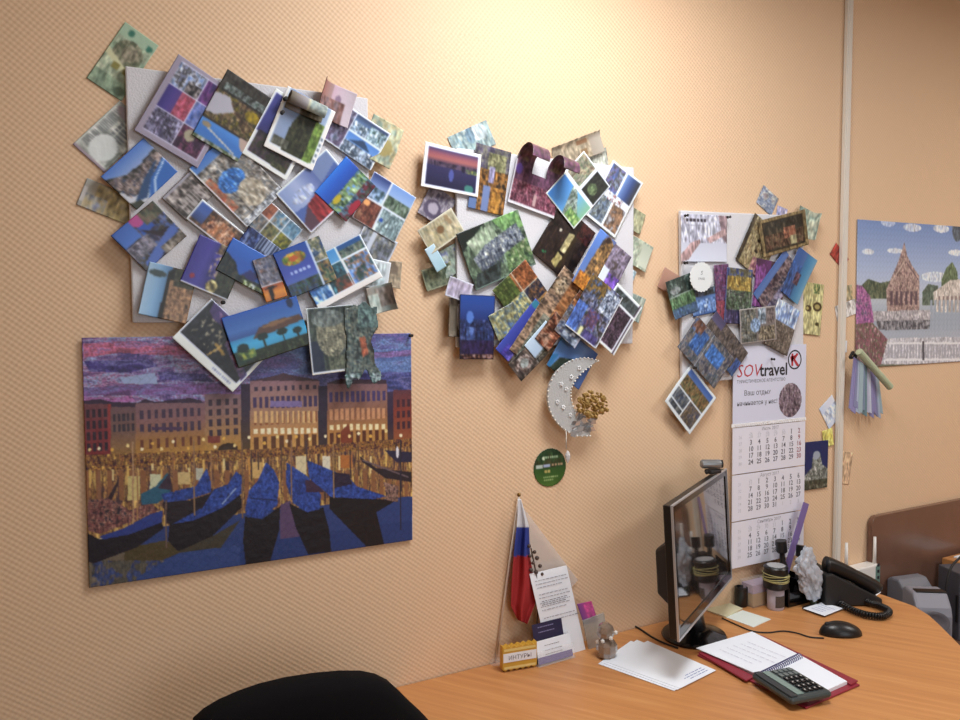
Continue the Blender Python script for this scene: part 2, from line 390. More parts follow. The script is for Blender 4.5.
venice = [('g', 80, 330, 415, 402, '#5c5487 #7a5f92 #7d86b8 #54518c #7a5a94 #8a5a8c'),
 ('ns', 82, 330, 250, 404, .14, '#3f3a70 #6a5590 #8a6a9c #7f8fc0 #93a4cc #a06a92 #5c4a80', .22),
 ('ns', 250, 330, 415, 404, .16, '#4f65a0 #5f7cb4 #6d88bc #6c6ba4 #4d5a98 #6a5c98', .25),
 ('p', [84, 344, 130, 341, 190, 348, 165, 356, 120, 353, 84, 358], '#b0607f'), ('p', [150, 352, 200, 350, 190, 358], '#a0587c'),
 ('p', [84, 361, 150, 360, 158, 366, 130, 373, 90, 372], '#42397a'), ('p', [158, 372, 205, 374, 215, 382, 160, 380], '#463e7c'),
 ('p', [120, 378, 155, 373, 158, 384, 124, 384], '#93a6cf'), ('p', [84, 388, 150, 384, 240, 384, 240, 394, 84, 396], '#76538e'),
 ('p', [84, 396, 110, 399, 130, 396, 138, 402, 84, 403], '#a262a0'), ('p', [250, 376, 411, 372, 411, 392, 250, 396], '#4a4d88'), ('p', [330, 356, 411, 350, 411, 356, 340, 361], '#7b629c'),
 ('p', [380, 378, 411, 374, 411, 402, 380, 402], '#3a4078'),
 # distant roofs
 ('p', [84, 401, 100, 399, 112, 402, 138, 403, 145, 399, 155, 402, 190, 398, 200, 400, 206, 404, 206, 412, 84, 412], '#38293f'),
 # houses
 ('g', 84, 404, 111, 480, '#6a4048 #7a3238 #7c2c30 #8a4a30'), ('w', 85, 408, 110, 452, 4, 4, '#2f2230', .55), ('r', 108, 404, 111, 450, '#933a3a'),
 ('g', 111, 407, 137, 478, '#6c5056 #73564f #94703e #b0843c'), ('w', 112, 413, 136, 432, 5, 2, '#36303c', .55), 
 ('g', 136, 403, 205, 476, '#7a5c66 #876060 #a0743f #b88a3c #9a6c34'), ('w', 138, 408, 203, 432, 9, 2, '#43344a', .5), ('r', 152, 427, 182, 430, '#4a3454'), ('w', 138, 434, 203, 450, 8, 1, '#6a3c2c', .35),
 ('g', 205, 394, 241, 474, '#7d6470 #8c6b62 #a98050 #b88a36 #9c7030'), ('w', 206, 398, 240, 436, 4, 4, '#3a2e3c', .5), ('r', 208, 436, 220, 443, '#7c3c30'), ('e', 228, 449, 10, 6, '#3a2a20'),
 ('g', 241, 384, 251, 474, '#33283f #3a2f40 #54402c #6a5230'),
 ('p', [251, 381, 278, 375, 283, 373, 290, 375, 318, 380, 318, 384, 251, 384], '#4a3540'),
 ('g', 250, 381, 319, 466, '#8d6c78 #9b7770 #a07a60 #c08c50 #c89c54 #a4743c'),
 ('w', 252, 385, 318, 391, 9, 1, '#3a2e44', .4), ('w', 252, 396, 318, 408, 12, 1, '#41345c', .6), ('r', 270, 401, 302, 407, '#7d6ea4'), ('w', 252, 411, 318, 425, 12, 1, '#8a5030', .45), ('s', 254, 411, 318, 423, 12, '#d8b078'),
 ('w', 252, 428, 318, 434, 10, 1, '#f2e6c0', .6), ('w', 252, 434, 318, 454, 8, 1, '#5e3a24', .55),
 ('g', 318, 386, 328, 462, '#2e2540 #302838 #4a3428'),
 ('p', [327, 383, 340, 379, 386, 380, 386, 386, 327, 386], '#3c2c38'),
 ('g', 327, 384, 387, 458, '#7c5a62 #8c6660 #8d6048 #b07c44 #b88a44 #8a5c30'),
 ('w', 328, 391, 386, 402, 11, 1, '#43386a', .6), ('w', 328, 408, 386, 420, 11, 1, '#c9926a', .6), ('w', 328, 424, 386, 430, 9, 1, '#efe0b0', .55), ('w', 328, 430, 386, 448, 9, 1, '#5a3020', .55), 
 ('p', [340, 432, 348, 424, 352, 440, 350, 460, 342, 460], '#7d3a24'),
 ('g', 387, 392, 394, 452, '#3a2c48 #33263a #5c3a2c'), ('g', 393, 390, 412, 452, '#5c3440 #84382c #8c4a30 #9c6434'), ('w', 395, 398, 411, 430, 3, 3, '#402430', .5),
 # quay and reflections
 ('p', [84, 462, 412, 440, 412, 452, 84, 476], '#46303a'), ('pn', [84, 455, 250, 449, 250, 466, 84, 472], .006, '#3e2430 #7a4a30 #b08038 #54382c #d2a850'), ('pn', [250, 450, 412, 438, 412, 446, 250, 462], .006, '#3e2430 #7a4a30 #b08038 #54382c'),
 ('p', [84, 472, 412, 446, 412, 500, 84, 540], '#9a6c44'), ('pn', [84, 472, 412, 446, 412, 500, 84, 540], .012, '#40303a #6c4836 #94683f #b8904c #54383c #a07c40 #c8a864', 6),
 ('s', 84, 470, 412, 500, 34, '#8a5c3c'), ('r', 150, 474, 161, 492, '#c8ccaa'), ('r', 128, 476, 140, 500, '#c8b878'), ('r', 178, 472, 190, 484, '#c9b078'), ('r', 196, 468, 203, 480, '#b5b8a8'), ('r', 296, 456, 306, 474, '#d5c8a0'), ('r', 322, 456, 330, 472, '#dcd6c0'), ('r', 252, 462, 262, 478, '#cda868'), ('r', 340, 455, 352, 468, '#b06c34'),
 # water
 ('p', [84, 556, 140, 530, 250, 512, 412, 496, 412, 560, 84, 600], '#2c3f78'), ('p', [84, 558, 140, 545, 160, 548, 128, 590, 84, 600], '#6b5f50'), ('p', [125, 548, 165, 540, 190, 548, 148, 566, 124, 572], '#4c4128'), ('p', [180, 550, 212, 536, 240, 520, 205, 570, 178, 568], '#3f3a30'),
 ('p', [280, 505, 290, 500, 302, 540, 280, 545], '#584468'), ('n', 92, 560, 240, 596, .03, '#51504a #5b5448 #3d4568 #2e4078 #6a6054'),
 ('p', [236, 545, 412, 520, 412, 560, 236, 580], '#263a72'), ('p', [140, 575, 180, 552, 240, 545, 240, 590, 130, 592], '#314680'),
 # gondolas
 ('pn', [88, 500, 110, 498, 130, 510, 150, 502, 160, 510, 100, 534, 88, 530], .012, '#3a2830 #8a5450 #5c3838 #a87868 #2c2430'),
 ('p', [108, 498, 119, 478, 118, 486, 112, 500], '#33242c'), ('p', [141, 494, 156, 486, 168, 472, 171, 492, 158, 503, 142, 505], '#2b5c78'), ('p', [158, 488, 170, 472, 172, 490], '#3a2c3c'),
 ('p', [86, 532, 100, 539, 130, 533, 162, 522, 164, 528, 137, 547, 94, 563, 86, 560], '#1c1620'), ('p', [100, 536, 124, 528, 150, 514, 163, 510, 162, 522, 130, 534, 104, 539], '#2c3c86'),
 ('p', [161, 494, 196, 486, 207, 468, 211, 484, 211, 492, 186, 500, 168, 508], '#2e4796'), ('p', [196, 486, 206, 469, 212, 484], '#2a3070'), ('p', [163, 502, 190, 500, 214, 492, 214, 508, 180, 520, 166, 524], '#241c24'),
 ('p', [170, 523, 196, 513, 214, 503, 240, 494, 243, 506, 212, 536, 178, 551, 168, 540], '#1c161e'), ('p', [172, 524, 203, 507, 214, 489, 228, 484, 236, 471, 242, 476, 242, 493, 222, 508, 194, 520], '#2d4a9c'), ('l', 222, 504, 236, 488, .004, '#8fa8d8'),
 ('p', [245, 516, 262, 519, 280, 506, 279, 530, 270, 561, 246, 567, 243, 540], '#1a151c'), ('p', [249, 490, 258, 480, 266, 462, 274, 470, 279, 482, 277, 505, 262, 518, 247, 517, 245, 509], '#2a4491'), ('l', 250, 498, 276, 500, .004, '#1c2858'),
 ('p', [289, 503, 307, 512, 323, 507, 329, 530, 331, 551, 308, 554, 296, 528], '#19141c'), ('p', [286, 462, 307, 476, 321, 495, 319, 509, 307, 512, 293, 503, 286, 484], '#2a4492'), ('p', [305, 480, 316, 480, 324, 492, 306, 492], '#3c2840'),
 ('p', [329, 496, 396, 500, 376, 512, 384, 545, 366, 546, 329, 508], '#1a1419'), ('p', [307, 460, 333, 471, 349, 477, 356, 486, 386, 496, 373, 499, 331, 497, 309, 478], '#2b4590'), ('p', [332, 472, 349, 474, 352, 484, 334, 488], '#2a2036'),
 ('p', [359, 456, 376, 468, 411, 472, 411, 482, 385, 478, 362, 462], '#2a2028'), ('l', 362, 460, 408, 477, .005, '#6a5860'), ('p', [384, 450, 411, 452, 411, 462, 396, 462], '#2c2640'), ('e', 397, 452, 1.5, 6, '#d8d8e0'),
 ('pn', [384, 482, 398, 486, 398, 502, 386, 500], .008, '#6a4a44 #9a7a6c #3a2c30'),
 ]
for x, y0, y1, c in ((99, 470, 500, '#8a6048'), (133, 442, 524, '#b08c68'), (137.5, 470, 520, '#a07850'), (173, 452, 492, '#8a6040'), (194, 440, 515, '#907050'), (211, 452, 488, '#9a7450'), (242, 440, 518, '#7a5c44'), (251, 450, 480, '#503c34'), (258, 452, 470, '#503c34'), (281, 445, 480, '#5a4434'), (291, 440, 500, '#8a6850'), (306, 440, 462, '#4a3838'), (333, 442, 498, '#9a7850'), (350, 450, 478, '#4a3834'), (358, 445, 476, '#5a4030'), (400, 440, 530, '#2a2634'), (166, 500, 548, '#6a544c')):
    venice.append(('l', x, y0, x+.5, y1, .0045, c))
_v = []
for q in venice:
    if q[0] == 'p' and q[2][:3] in ('#2a', '#2b', '#2d', '#2e') and q[2] not in ('#2b5c78', '#2a2036', '#2a2028', '#2e2540'): q = ('pn', q[1], .03, '#203474 #2c4494 #2a4190 #3552a8 #24397c', .7)
    elif q[0] == 'p' and q[2] in ('#b0607f', '#a0587c', '#76538e', '#a262a0', '#7b629c', '#42397a', '#463e7c', '#4a4d88', '#3a4078'):
        c_ = hx(q[2]); sh = lambda f: '#%02x%02x%02x' % tuple(int(min(1, max(0, k*f))*255) for k in c_)
        q = ('pn', q[1], .12, ' '.join((sh(.75), sh(1), sh(1.15), '#6f6ea8' if q[2][1] < '9' else '#8a6fa4', sh(.9))), .25)
    _v.append(q)
venice = _v
for k in range(26):                          # glowing lamps and their streaks on the water
    x = 90+k*12.3+3*math.sin(k*5.1); y = 456-(x-84)*.055+4*math.sin(k*3.3)
    venice.insert(-60, ('e', x, y-6, 1.6, 1.8, ('#f0d890', '#f6e8c0', '#e0b050')[k % 3])); venice.insert(-60, ('l', x, y+14, x+.5, y+32-8*math.sin(k*2.2)**2, .006, ('#d8b060', '#c89048', '#e0cc90')[k % 3]))
venice += [('piece', 38, 27, .88)]
o = sheet('jigsaw_picture', P0, U, V, venice, 'completed jigsaw of blue gondolas before a lit canal palace at dusk', 'picture', gain=1.1, mt=PUZ, seed=5, conv=wall_conv(P0, U, V), nmax=470, step=.0013, thick=.002)
P0, U, V = flat_rect((858, 220), (960, 226.2), (855, 368), -.004)
U = U.normalized()*.68; V = V.normalized()*.48
temple = [('g', 850, 210, 1100, 305, '#5f78b0 #7890c0 #9fb0d0 #c3c8d4'),
 ('en', 868, 252, 6, 3, .03, '#dfe2ea #c4cee0'), ('en', 895, 251, 8, 2.5, .03, '#dfe2ea #c4cee0'), ('en', 912, 228, 9, 4, .03, '#d5d9e6 #b0bedc'), ('en', 941, 229, 8, 4, .03, '#d5d9e6 #c0cadf'), ('en', 888, 223, 7, 4, .03, '#b8c4de #a0b0d4'), ('en', 956, 253, 8, 3, .03, '#dfe2ea #c4cee0'), ('en', 935, 277, 14, 5, .03, '#d5dae4 #b8c4d8'), ('en', 975, 240, 12, 5, .03, '#dfe2ea #c4cee0'),
 ('en', 957, 230, 5, 12, .02, '#4a5460 #66707a'),
 ('g', 850, 298, 1100, 345, '#b4bcc6 #9aa6b5 #a4acba #b8bcc8'),
 ('pn', [860, 287, 868, 279, 880, 283, 890, 281, 890, 299, 860, 299], .012, '#3d4a40 #55604c #6a7058'), ('pn', [922, 292, 928, 284, 938, 286, 938, 305, 922, 305], .012, '#4a5a50 #68766a'), ('pn', [941, 280, 946, 268, 952, 262, 957, 272, 958, 286, 941, 286], .012, '#55684c #748468'), ('pn', [958, 282, 985, 276, 1000, 300, 960, 300], .012, '#4a5a50 #68766a'),
 ('pn', [933, 292, 942, 286, 950, 280, 1000, 278, 1000, 312, 934, 312], .012, '#cfc8c0 #b8aea8 #ded8d0'), ('w', 937, 294, 1000, 308, 16, 1, '#8a7a78', .5),
 ('pn', [904, 242, 907, 256, 912, 266, 919, 276, 919, 312, 887, 312, 886, 290, 892, 276, 898, 262, 902, 250], .012, '#6f5a5c #8f7674 #a89088 #bda79c #84696c'), ('w', 889, 288, 918, 308, 6, 1, '#5c4a54', .5), ('l', 904, 262, 890, 284, .006, '#c2b0a4'), ('l', 906, 262, 918, 280, .006, '#6a5860'),
 ('pn', [872, 311, 932, 310, 932, 321, 872, 321], .01, '#cac6c8 #a8a4aa #8e8a92'), ('pn', [876, 321, 930, 320, 929, 329, 878, 330], .01, '#3f4048 #74747c #98989e'), ('s', 930, 300, 1000, 330, 18, '#98a4b4'),
 ('pn', [854, 284, 862, 286, 870, 296, 874, 322, 856, 326], .012, '#6f4878 #a05c94 #b87aa4 #5a5068'), ('pn', [855, 324, 872, 322, 888, 340, 890, 368, 855, 368], .014, '#4a5644 #a05a74 #6a5a54 #84505c #58684c #b88898'),
 ('pn', [888, 338, 1000, 336, 1000, 364, 880, 367], .008, '#bfbfc8 #d4d2d6 #9a9aa6 #cacad2'), ('s', 888, 344, 1000, 358, 40, '#a2a2ae'), ('r', 888, 342, 1000, 344, '#dcdce0'), ('r', 885, 358, 1000, 360.5, '#dcdce0'), ('r', 922, 341, 924, 360, '#4c4c54'), ('r', 880, 364, 1000, 368, '#6a7060'), ('piece', 38, 27, .93)]
sheet('jigsaw_picture', P0, U, V, temple, 'completed jigsaw of a spired temple on a lake behind a white fence', 'picture', gain=1.22, mt=PUZ, seed=6, conv=wall_conv(P0, U, V), nmax=300, thick=.002)

# ------------------------------------------------------------------ foam boards
def board(tl, tr, bl, label, size=.5):
    P0, U, V = flat_rect(tl, tr, bl, -.016)
    U = U.normalized()*U.length; bm = bmesh.new()
    add_prism(bm, [P0, P0+U, P0+U+V, P0+V], (0, .012, 0))
    o = fin(bm, 'foam_board', M['foam'], bevel=.003); tag(o, label, 'board', 'white foam tiles on the wall'); return o
board((126.5, 67), (369, 97), (131.5, 324), 'white foam tile under the left, largest spread of cards')
board((456, 147), (634, 168), (457.5, 347), 'white foam tile under the middle spread of cards, above the moon ornament')
board((680, 209), (803, 217), (683.5, 383), 'white foam tile under the right spread of cards, above the wall calendar')

# ------------------------------------------------------------------ cards and notes
LAYERS = {}
def overlap(a, b):
    def proj(P, ax): d = [p[0]*ax[0]+p[1]*ax[1] for p in P]; return min(d), max(d)
    for P in (a, b):
        for i in range(4):
            e = (P[(i+1) % 4][0]-P[i][0], P[(i+1) % 4][1]-P[i][1]); ax = (-e[1], e[0])
            p, q = proj(a, ax), proj(b, ax)
            if p[1] <= q[0]+1e-4 or q[1] <= p[0]+1e-4: return False
    return True
def card(cl, p0, p1, p3, ops, label, kind='postcard', gain=1.2, behind=False, curl=None, base=None, seed=None, lift=None, keep=None, step=.0021):
    L = LAYERS.setdefault(cl, [])
    y = -.0019 if behind else (base if base is not None else -.0215)
    P0, U, V = flat_rect(p0, p1, p3, y)
    Q = [(q.x, q.z) for q in (P0, P0+U, P0+U+V, P0+V)]
    if not behind:
        lv = 0
        for (R, l) in L:
            if overlap(Q, R): lv = max(lv, l+1)
        L.append((Q, lv)); y -= lv*.0021
        P0, U, V = flat_rect(p0, p1, p3, y)
    s = seed if seed is not None else int(p0[0]*7+p0[1]*13)
    rng = random.Random(s); ph = rng.random()*6
    def warp(A, B, w, h):
        d = np.zeros_like(A); B2 = B.copy(); A2 = A.copy()
        if not behind: d += .0007*np.sin(A*2.2+ph)*np.sin(B*2.4+ph*2)
        if kind == 'banknote' and not behind: d += .0035*(1+np.sin(A*5+ph))*(np.abs(B-.5)**2)*2
        if lift:                                    # corner lift: (a, b, height)
            for (a, b, hh) in lift: d += hh*np.clip(1-np.hypot((A-a)*w, (B-b)*h)/(.75*max(w, h)), 0, 1)**1.7
        if curl:                                    # (side, length fraction, radius): roll that end towards the room
            side, fr, r = curl
            T = {'t': B, 'b': 1-B, 'l': A, 'r': 1-A}[side]; ln = h if side in 'tb' else w
            s_ = np.clip((fr-T)*ln, 0, None); th = s_/r; nt = np.where(s_ > 0, fr-r*np.sin(th)/ln, T)
            d += np.where(s_ > 0, r*(1-np.cos(th)), 0)
            if side == 't': B2 = nt
            elif side == 'b': B2 = 1-nt
            elif side == 'l': A2 = nt
            else: A2 = 1-nt
        return A2, B2, d
    names = {'postcard': 'postcard', 'banknote': 'banknote'}
    grp = {'A': 'the left foam board', 'B': 'the middle foam board', 'C': 'the right foam board', 'T': 'the wall trunking'}[cl]
    return sheet({'postcard': 'postcard', 'banknote': 'banknote', 'slip': 'paper_slip', 'card': 'paper_card'}[kind], P0, U, V, ops, label,
                 {'postcard': 'postcard', 'banknote': 'banknote', 'slip': 'paper', 'card': 'card'}[kind],
                 {'postcard': 'postcards on ', 'banknote': 'banknotes on ', 'slip': 'paper slips by ', 'card': 'small cards by '}[kind]+grp,
                 gain, NOTE if kind == 'banknote' else PRINT, step, s, warp, .0005, keep=keep, sat={'A': .84, 'B': .8, 'C': .66, 'T': .9}[cl])
B_, W_ = 'b', '#dfe3ea'
def frame4(c='#e4e6ea', t=.02): return ('b', t, c)
# ---- left board, from the bottom of the pile up
card('A', (126, 23), (160, 46), (85, 77.5), [('f', '#9fae94'), ('n', 0, 0, 1, 1, .2, '#7f9a80 #9db096 #b4bda0 #8ea68c'), ('r', 0, 0, 1, .2, '#9dbba0'), ('en', .5, .38, .38, .2, .08, '#5c6450 #7c8068 #a09a84'), ('en', .55, .36, .2, .12, .05, '#6c6a58 #98907c'), ('p', [0, .42, 1, .66, 1, .72, 0, .52], '#c8caa0'), ('e', .3, .1, .08, .05, '#3f7a68'), ('e', .85, .14, .08, .05, '#3f7a68'), ('w', .25, .55, .85, .68, 2, 1, '#8a8448', .6), ('n', .0, .78, 1, 1, .15, '#86a288 #9cb498 #7c967c'), ('e', .8, .9, .14, .07, '#5f7460'), ('r', 0, .98, 1, 1, '#7e9c84')], 'green banknote with a portrait, topmost and leftmost note, above the left foam tile', 'banknote', 1.15, True)
card('A', (72, 144), (120, 101), (104, 172), [('f', '#b4bcb4'), ('n', 0, 0, 1, 1, .1, '#98a09a #b0b8b2 #c8ccc6'), ('r', 0, 0, 1, .05, '#c8d0cc'), ('s', .15, .08, .95, .34, 22, '#7c8288'), ('w', .4, .4, .9, .8, 8, 3, '#70767c', .6), ('e', .28, .55, .22, .32, '#d4dcdc'), ('e', .9, .4, .09, .3, '#94888c'), ('r', 0, 0, .06, 1, '#a494a4'), ('r', .08, .88, .4, .94, '#7c847c')], 'grey-green banknote sticking out left of the left foam tile, below the green portrait note', 'banknote', 1.2, True)
card('A', (87, 177), (138, 200), (77, 204), [('g', 0, 0, 1, 1, '#a8acaa #a89c84 #b0985c #b89c50', 1), ('n', .25, .1, 1, 1, .12, '#94886a #b0a078 #c0ac70 #a09478'), ('r', 0, .3, .1, .8, '#c8c8c8'), ('n', .1, .5, .5, 1, .1, '#8c94b0 #a8a490 #b8a880')], 'yellow-brown banknote with a curled end, lowest note left of the left foam tile', 'banknote', 1.15, True)
card('A', (372, 110), (400, 132), (362, 152), [('f', '#a4ae98'), ('n', 0, 0, 1, 1, .2, '#88a090 #a8b09a #bcae80 #98a488'), ('e', .6, .6, .25, .2, '#a89a60')], 'olive and green banknote peeking out right of the blue waterfall postcard', 'banknote', 1.1, lift=[(1, .6, .012)])
card('A', (365, 222), (397, 243), (352, 252), [('f', '#8a8e90'), ('n', 0, 0, 1, 1, .18, '#6a7068 #8a8e98 #a4a8b4 #7c8078 #b0aa9c'), ('r', .3, 0, .42, 1, '#c4c8cc'), ('b', .04, '#c8ccd0')], 'grey-green postcard half hidden below the six-photo collage, right side of left tile')
card('A', (383, 260), (402, 262), (381, 287), [('f', '#94856f'), ('n', 0, 0, 1, 1, .25, '#7c7464 #9c8c74 #ac9c84 #8c7c68'), ('e', .55, .3, .25, .2, '#7a6e60'), ('b', .05, '#a89c88')], 'small brown banknote right of the white-bordered collage', 'banknote', 1.15, base=-.012)
card('A', (352, 255), (392, 262), (346, 284), [('f', '#c8ccc8'), ('n', .1, .1, .9, .9, .2, '#a8b0ac #c0c4c0 #98a4a0'), ('b', .04, '#d4d6d2')], 'pale slip of paper beneath the white-bordered collage, right of left tile', 'slip')
card('A', (366, 289), (392, 281), (372, 316), [('g', 0, 0, 1, 1, '#9a9088 #8c908c #8a9c9c #a09c90', 1), ('n', .3, .1, 1, .8, .2, '#7c7470 #948c84 #888080'), ('n', 0, .3, .4, 1, .2, '#9cb0ac #b0b8b0')], 'grey banknote with a drooping rolled edge, lowest note right of the left tile', 'banknote', 1.15, curl=('r', .45, .02))
card('A', (374, 170), (415, 198), (353, 217), [('f', '#d8dce0'), ('g', .02, .02, .42, .5, '#3a4c84 #8fa4c8 #4c6458'), ('n', .02, .25, .42, .5, .1, '#42585c #7890a8 #a8b8c8'), ('g', .45, .02, .98, .25, '#7fa0d0 #9cb4d4'), ('n', .45, .25, .98, .5, .08, '#4c6050 #6c8068 #94a090'), ('n', .02, .53, .46, .98, .1, '#7a4034 #94604c #643830 #a87c60'), ('e', .14, .6, .07, .06, '#f4b070'), ('n', .49, .53, .98, .98, .12, '#7c9090 #a0b0ac #5c7070 #b4c0bc'), ('e', .55, .75, .04, .04, '#3460b0')], 'six-photo collage postcard with a rusty sunset picture, right edge of left tile')
card('A', (240, 155), (282, 188), (222, 184), [('f', '#584c44'), ('n', 0, 0, 1, 1, .14, '#34302c #5c4c3c #8a5a44 #4a6a84 #a0988c #3c3c40 #784030'), ('n', 0, 0, .4, .5, .1, '#35547c #5c80ac #2c2c34')], 'dark busy market-scene postcard half buried in the middle of the left tile')
card('A', (110, 236), (153, 201), (146, 271), [('f', '#4f5278'), ('n', 0, 0, 1, 1, .14, '#3c3858 #5c5464 #4c6aa8 #6c6460 #3a342c'), ('g', .02, 0, .4, .4, '#4f76b8 #5c84c4'), ('r', .45, .0, .7, .4, '#3f66b4'), ('e', .52, .1, .13, .14, '#c05a94'), ('p', [.45, .3, .7, .55, .9, .6, .7, .75], '#3c2c34'), ('n', 0, .42, .5, .75, .07, '#7c7884 #a8a0a4 #54505c #8c8890'), ('p', [.1, .85, .9, .6, 1, .75, .3, 1, .1, 1], '#5c78b8'), ('n', .5, .8, 1, 1, .08, '#544c40 #8c8070 #a49c90'), ('n', .6, 0, 1, .3, .08, '#54584c #6c6c54 #7c6454')], 'postcard with a pink balloon over blue rooftops, left edge of left tile', lift=[(0, .5, .006)])
card('A', (103, 177), (143, 136), (137, 212), [('g', 0, 0, 1, .4, '#5a86c8 #7c9ccc #a0aecc'), ('pn', [0, .12, .3, .32, .6, .36, 1, .3, 1, .6, 0, .5], .06, '#30302c #4c4438 #5c5c5c #8c7c74'), ('pn', [.0, .2, .2, .25, .35, .5, .8, .35, 1, .4, 1, .55, .5, .8, .1, .75], .045, '#5c4c48 #a08c80 #c4b4a8 #6c6470 #847060 #40506c'), ('p', [.3, 1, .55, .72, 1, .55, 1, 1], '#3f78bc'), ('p', [.1, .85, .5, .62, .9, .5, .6, .7, .3, .95], '#3a5c84'), ('l', .45, 1, .62, .78, .02, '#dfe6ee'), ('l', .62, .78, 1, .6, .02, '#dfe6ee'), ('p', [0, .8, .2, .9, .2, 1, 0, 1], '#4c5040')], 'postcard of a hillside town around a blue bay, upper left of left tile')
card('A', (162, 198), (191, 169), (187, 222), [('f', '#84786e'), ('g', 0, 0, 1, .3, '#b0acb4 #a09ca0'), ('n', 0, .1, 1, 1, .07, '#4c4540 #70655c #9c9088 #c0b8ac'), ('s', .15, .45, .9, .95, 9, '#b8b0a8'), ('b', .02, '#8c847c')], 'postcard of grey stone arches right of the blue bay postcard')
card('A', (202, 200), (247, 234), (185, 219), [('f', '#6a4a38'), ('n', 0, 0, 1, 1, .09, '#3c3028 #6c4c38 #9c6c4c #544438 #c09870'), ('g', 0, 0, .28, .8, '#4a6cb4 #5470ac #40507c'), ('en', .62, .6, .28, .4, .05, '#d09868 #a86840 #e0c0a0 #6c4030'), ('b', .03, '#dde0e4')], 'white-edged postcard of orange lights above the purple sea postcard')
card('A', (150, 262), (198, 273), (137, 314), [('f', '#8a7660'), ('g', 0, 0, .5, 1, '#a8c0cc #8cb0c8 #5c84a8', 1), ('e', .22, .18, .18, .06, '#54605c'), ('p', [.42, .1, .55, 0, .56, 1, .4, 1], '#34322c'), ('pn', [.5, .25, 1, .3, 1, 1, .48, 1], .05, '#5c4838 #9c7c5c #b8946c #7c6450 #8c6c50'), ('n', .55, 0, 1, .35, .08, '#4c5038 #6c6450 #3c3c30')], 'postcard of pale blue water and brown rock pillars, bottom left of left tile', lift=[(0, 1, .01)])
card('A', (200, 234), (246, 255), (180, 281), [('f', '#3f3a78'), ('g', 0, 0, .6, 1, '#4c4494 #5850a4 #3c3a78', 1), ('n', .45, 0, 1, .6, .08, '#3a3044 #6c5448 #a08c5c #403c54'), ('n', .55, .55, 1, 1, .09, '#2c3024 #48503c #34382c #605c44'), ('en', .6, .85, .12, .12, .04, '#e0d49c #a8985c #54503c'), ('e', .18, .8, .05, .05, '#a03c50'), ('r', 0, .95, 1, 1, '#dde0ea'), ('n', .42, .2, .6, .7, .03, '#504a94 #504a94 #c8b07c')], 'postcard of a purple night sea with yellow shore lights, centre left of left tile')
card('A', (268, 198), (302, 230), (247, 224), [('f', '#e0e4e6'), ('n', .02, .02, .32, .45, .06, '#9c5c44 #b87858 #84503c'), ('n', .35, .02, .64, .45, .06, '#507084 #7c98a4 #9c8c78'), ('n', .67, .02, .98, .45, .06, '#4c7894 #84a4b0 #6c8494'), ('n', .02, .5, .32, .97, .06, '#6c7880 #a08c78 #50606c'), ('n', .35, .5, .64, .97, .06, '#54584c #a89860 #6c7858'), ('n', .67, .5, .98, .97, .06, '#5c6c38 #b0a43c #48503c')], 'small orange and teal six-picture collage postcard with a white grid, mid left tile')
card('A', (250, 225), (282, 250), (237, 243), [('f', '#2f3c5c'), ('s', 0, 0, 1, 1, 12, '#a8b4c8'), ('n', 0, 0, .4, 1, .05, '#20284c #38508c #8c98b4'), ('n', .5, .6, 1, 1, .05, '#20284c #303c5c #dcdce0')], 'dark blue and white striped postcard above the blue tree postcard')
card('A', (233, 238), (281, 264), (215, 270), [('f', '#2f62b0'), ('g', 0, 0, 1, 1, '#3a78c8 #3468b8 #3a6cb4'), ('pn', [0, .4, .25, .55, .4, .8, .6, .75, 1, .8, 1, 1, 0, 1], .05, '#20242c #2c3434 #38483c #54483c'), ('n', .7, 0, 1, .5, .08, '#34548c #c8d4e4 #4c6ca0'), ('p', [.45, .78, .55, .55, .75, .6, .7, .8], '#3a3c78'), ('n', .5, .85, 1, 1, .04, '#282c34 #7c8c3c #c8ccd0')], 'postcard with a bright blue sky behind dark tree shapes, centre of left tile')
card('A', (254, 261), (275, 253), (265, 304), [('f', '#6c6c7c'), ('n', 0, 0, 1, .62, .12, '#586078 #807c84 #a09c9c #4c5468 #8c6c60'), ('g', 0, .64, 1, 1, '#b05830 #e0983c #c87c34'), ('p', [.25, 1, .3, .72, .1, .7, .4, .66, .7, .7, .45, .74, .42, 1], '#2c1c1c'), ('r', 0, .62, 1, .65, '#d0d4d8')], 'narrow postcard with an orange palm sunset, left of the blue map postcard')
card('A', (193, 169), (229, 129), (246, 231), [('f', '#9a9288'), ('g', 0, 0, 1, .12, '#4c80c0 #6890c4'), ('n', 0, .12, 1, 1, .06, '#57504c #8c8478 #b8ac98 #6c7074 #d0c8b8'), ('n', 0, .25, .18, .75, .04, '#b05840 #c88c68 #8c7868'), ('en', .42, .45, .27, .14, .05, '#3474b8 #5494d4 #2c5c98 #84b0dc'), ('en', .55, .72, .25, .18, .05, '#d8d0bc #b4a890 #988c78'), ('r', 0, 0, .045, 1, '#e6e8ea'), ('n', .05, .9, 1, .99, .04, '#e8eaea #54585c #e8eaea #8c8c88'), ('r', 0, .985, 1, 1, '#dfe3e6')], 'postcard of white city walls with a bright blue parasol, centre of left tile')
card('A', (276, 194), (326, 148), (311, 234), [('f', '#8090b0'), ('g', 0, 0, .62, 1, '#8c9cc0 #aab4cc #6878a8', 1), ('en', .3, .35, .2, .12, .08, '#c4c8d4 #9ca8c4'), ('p', [0, .5, .25, .55, .95, .3, 1, 1, 0, 1], '#5c74ac'), ('pn', [.25, .55, .75, .42, .9, .95, .2, 1], .2, '#8c3034 #a83c40 #b8504c #78444c'), ('p', [0, .8, .25, .55, .2, 1, 0, 1], '#6a4c58'), ('b', .03, '#dfe4ee')], 'postcard with a misty lilac sky and a red corner, right of left tile centre')
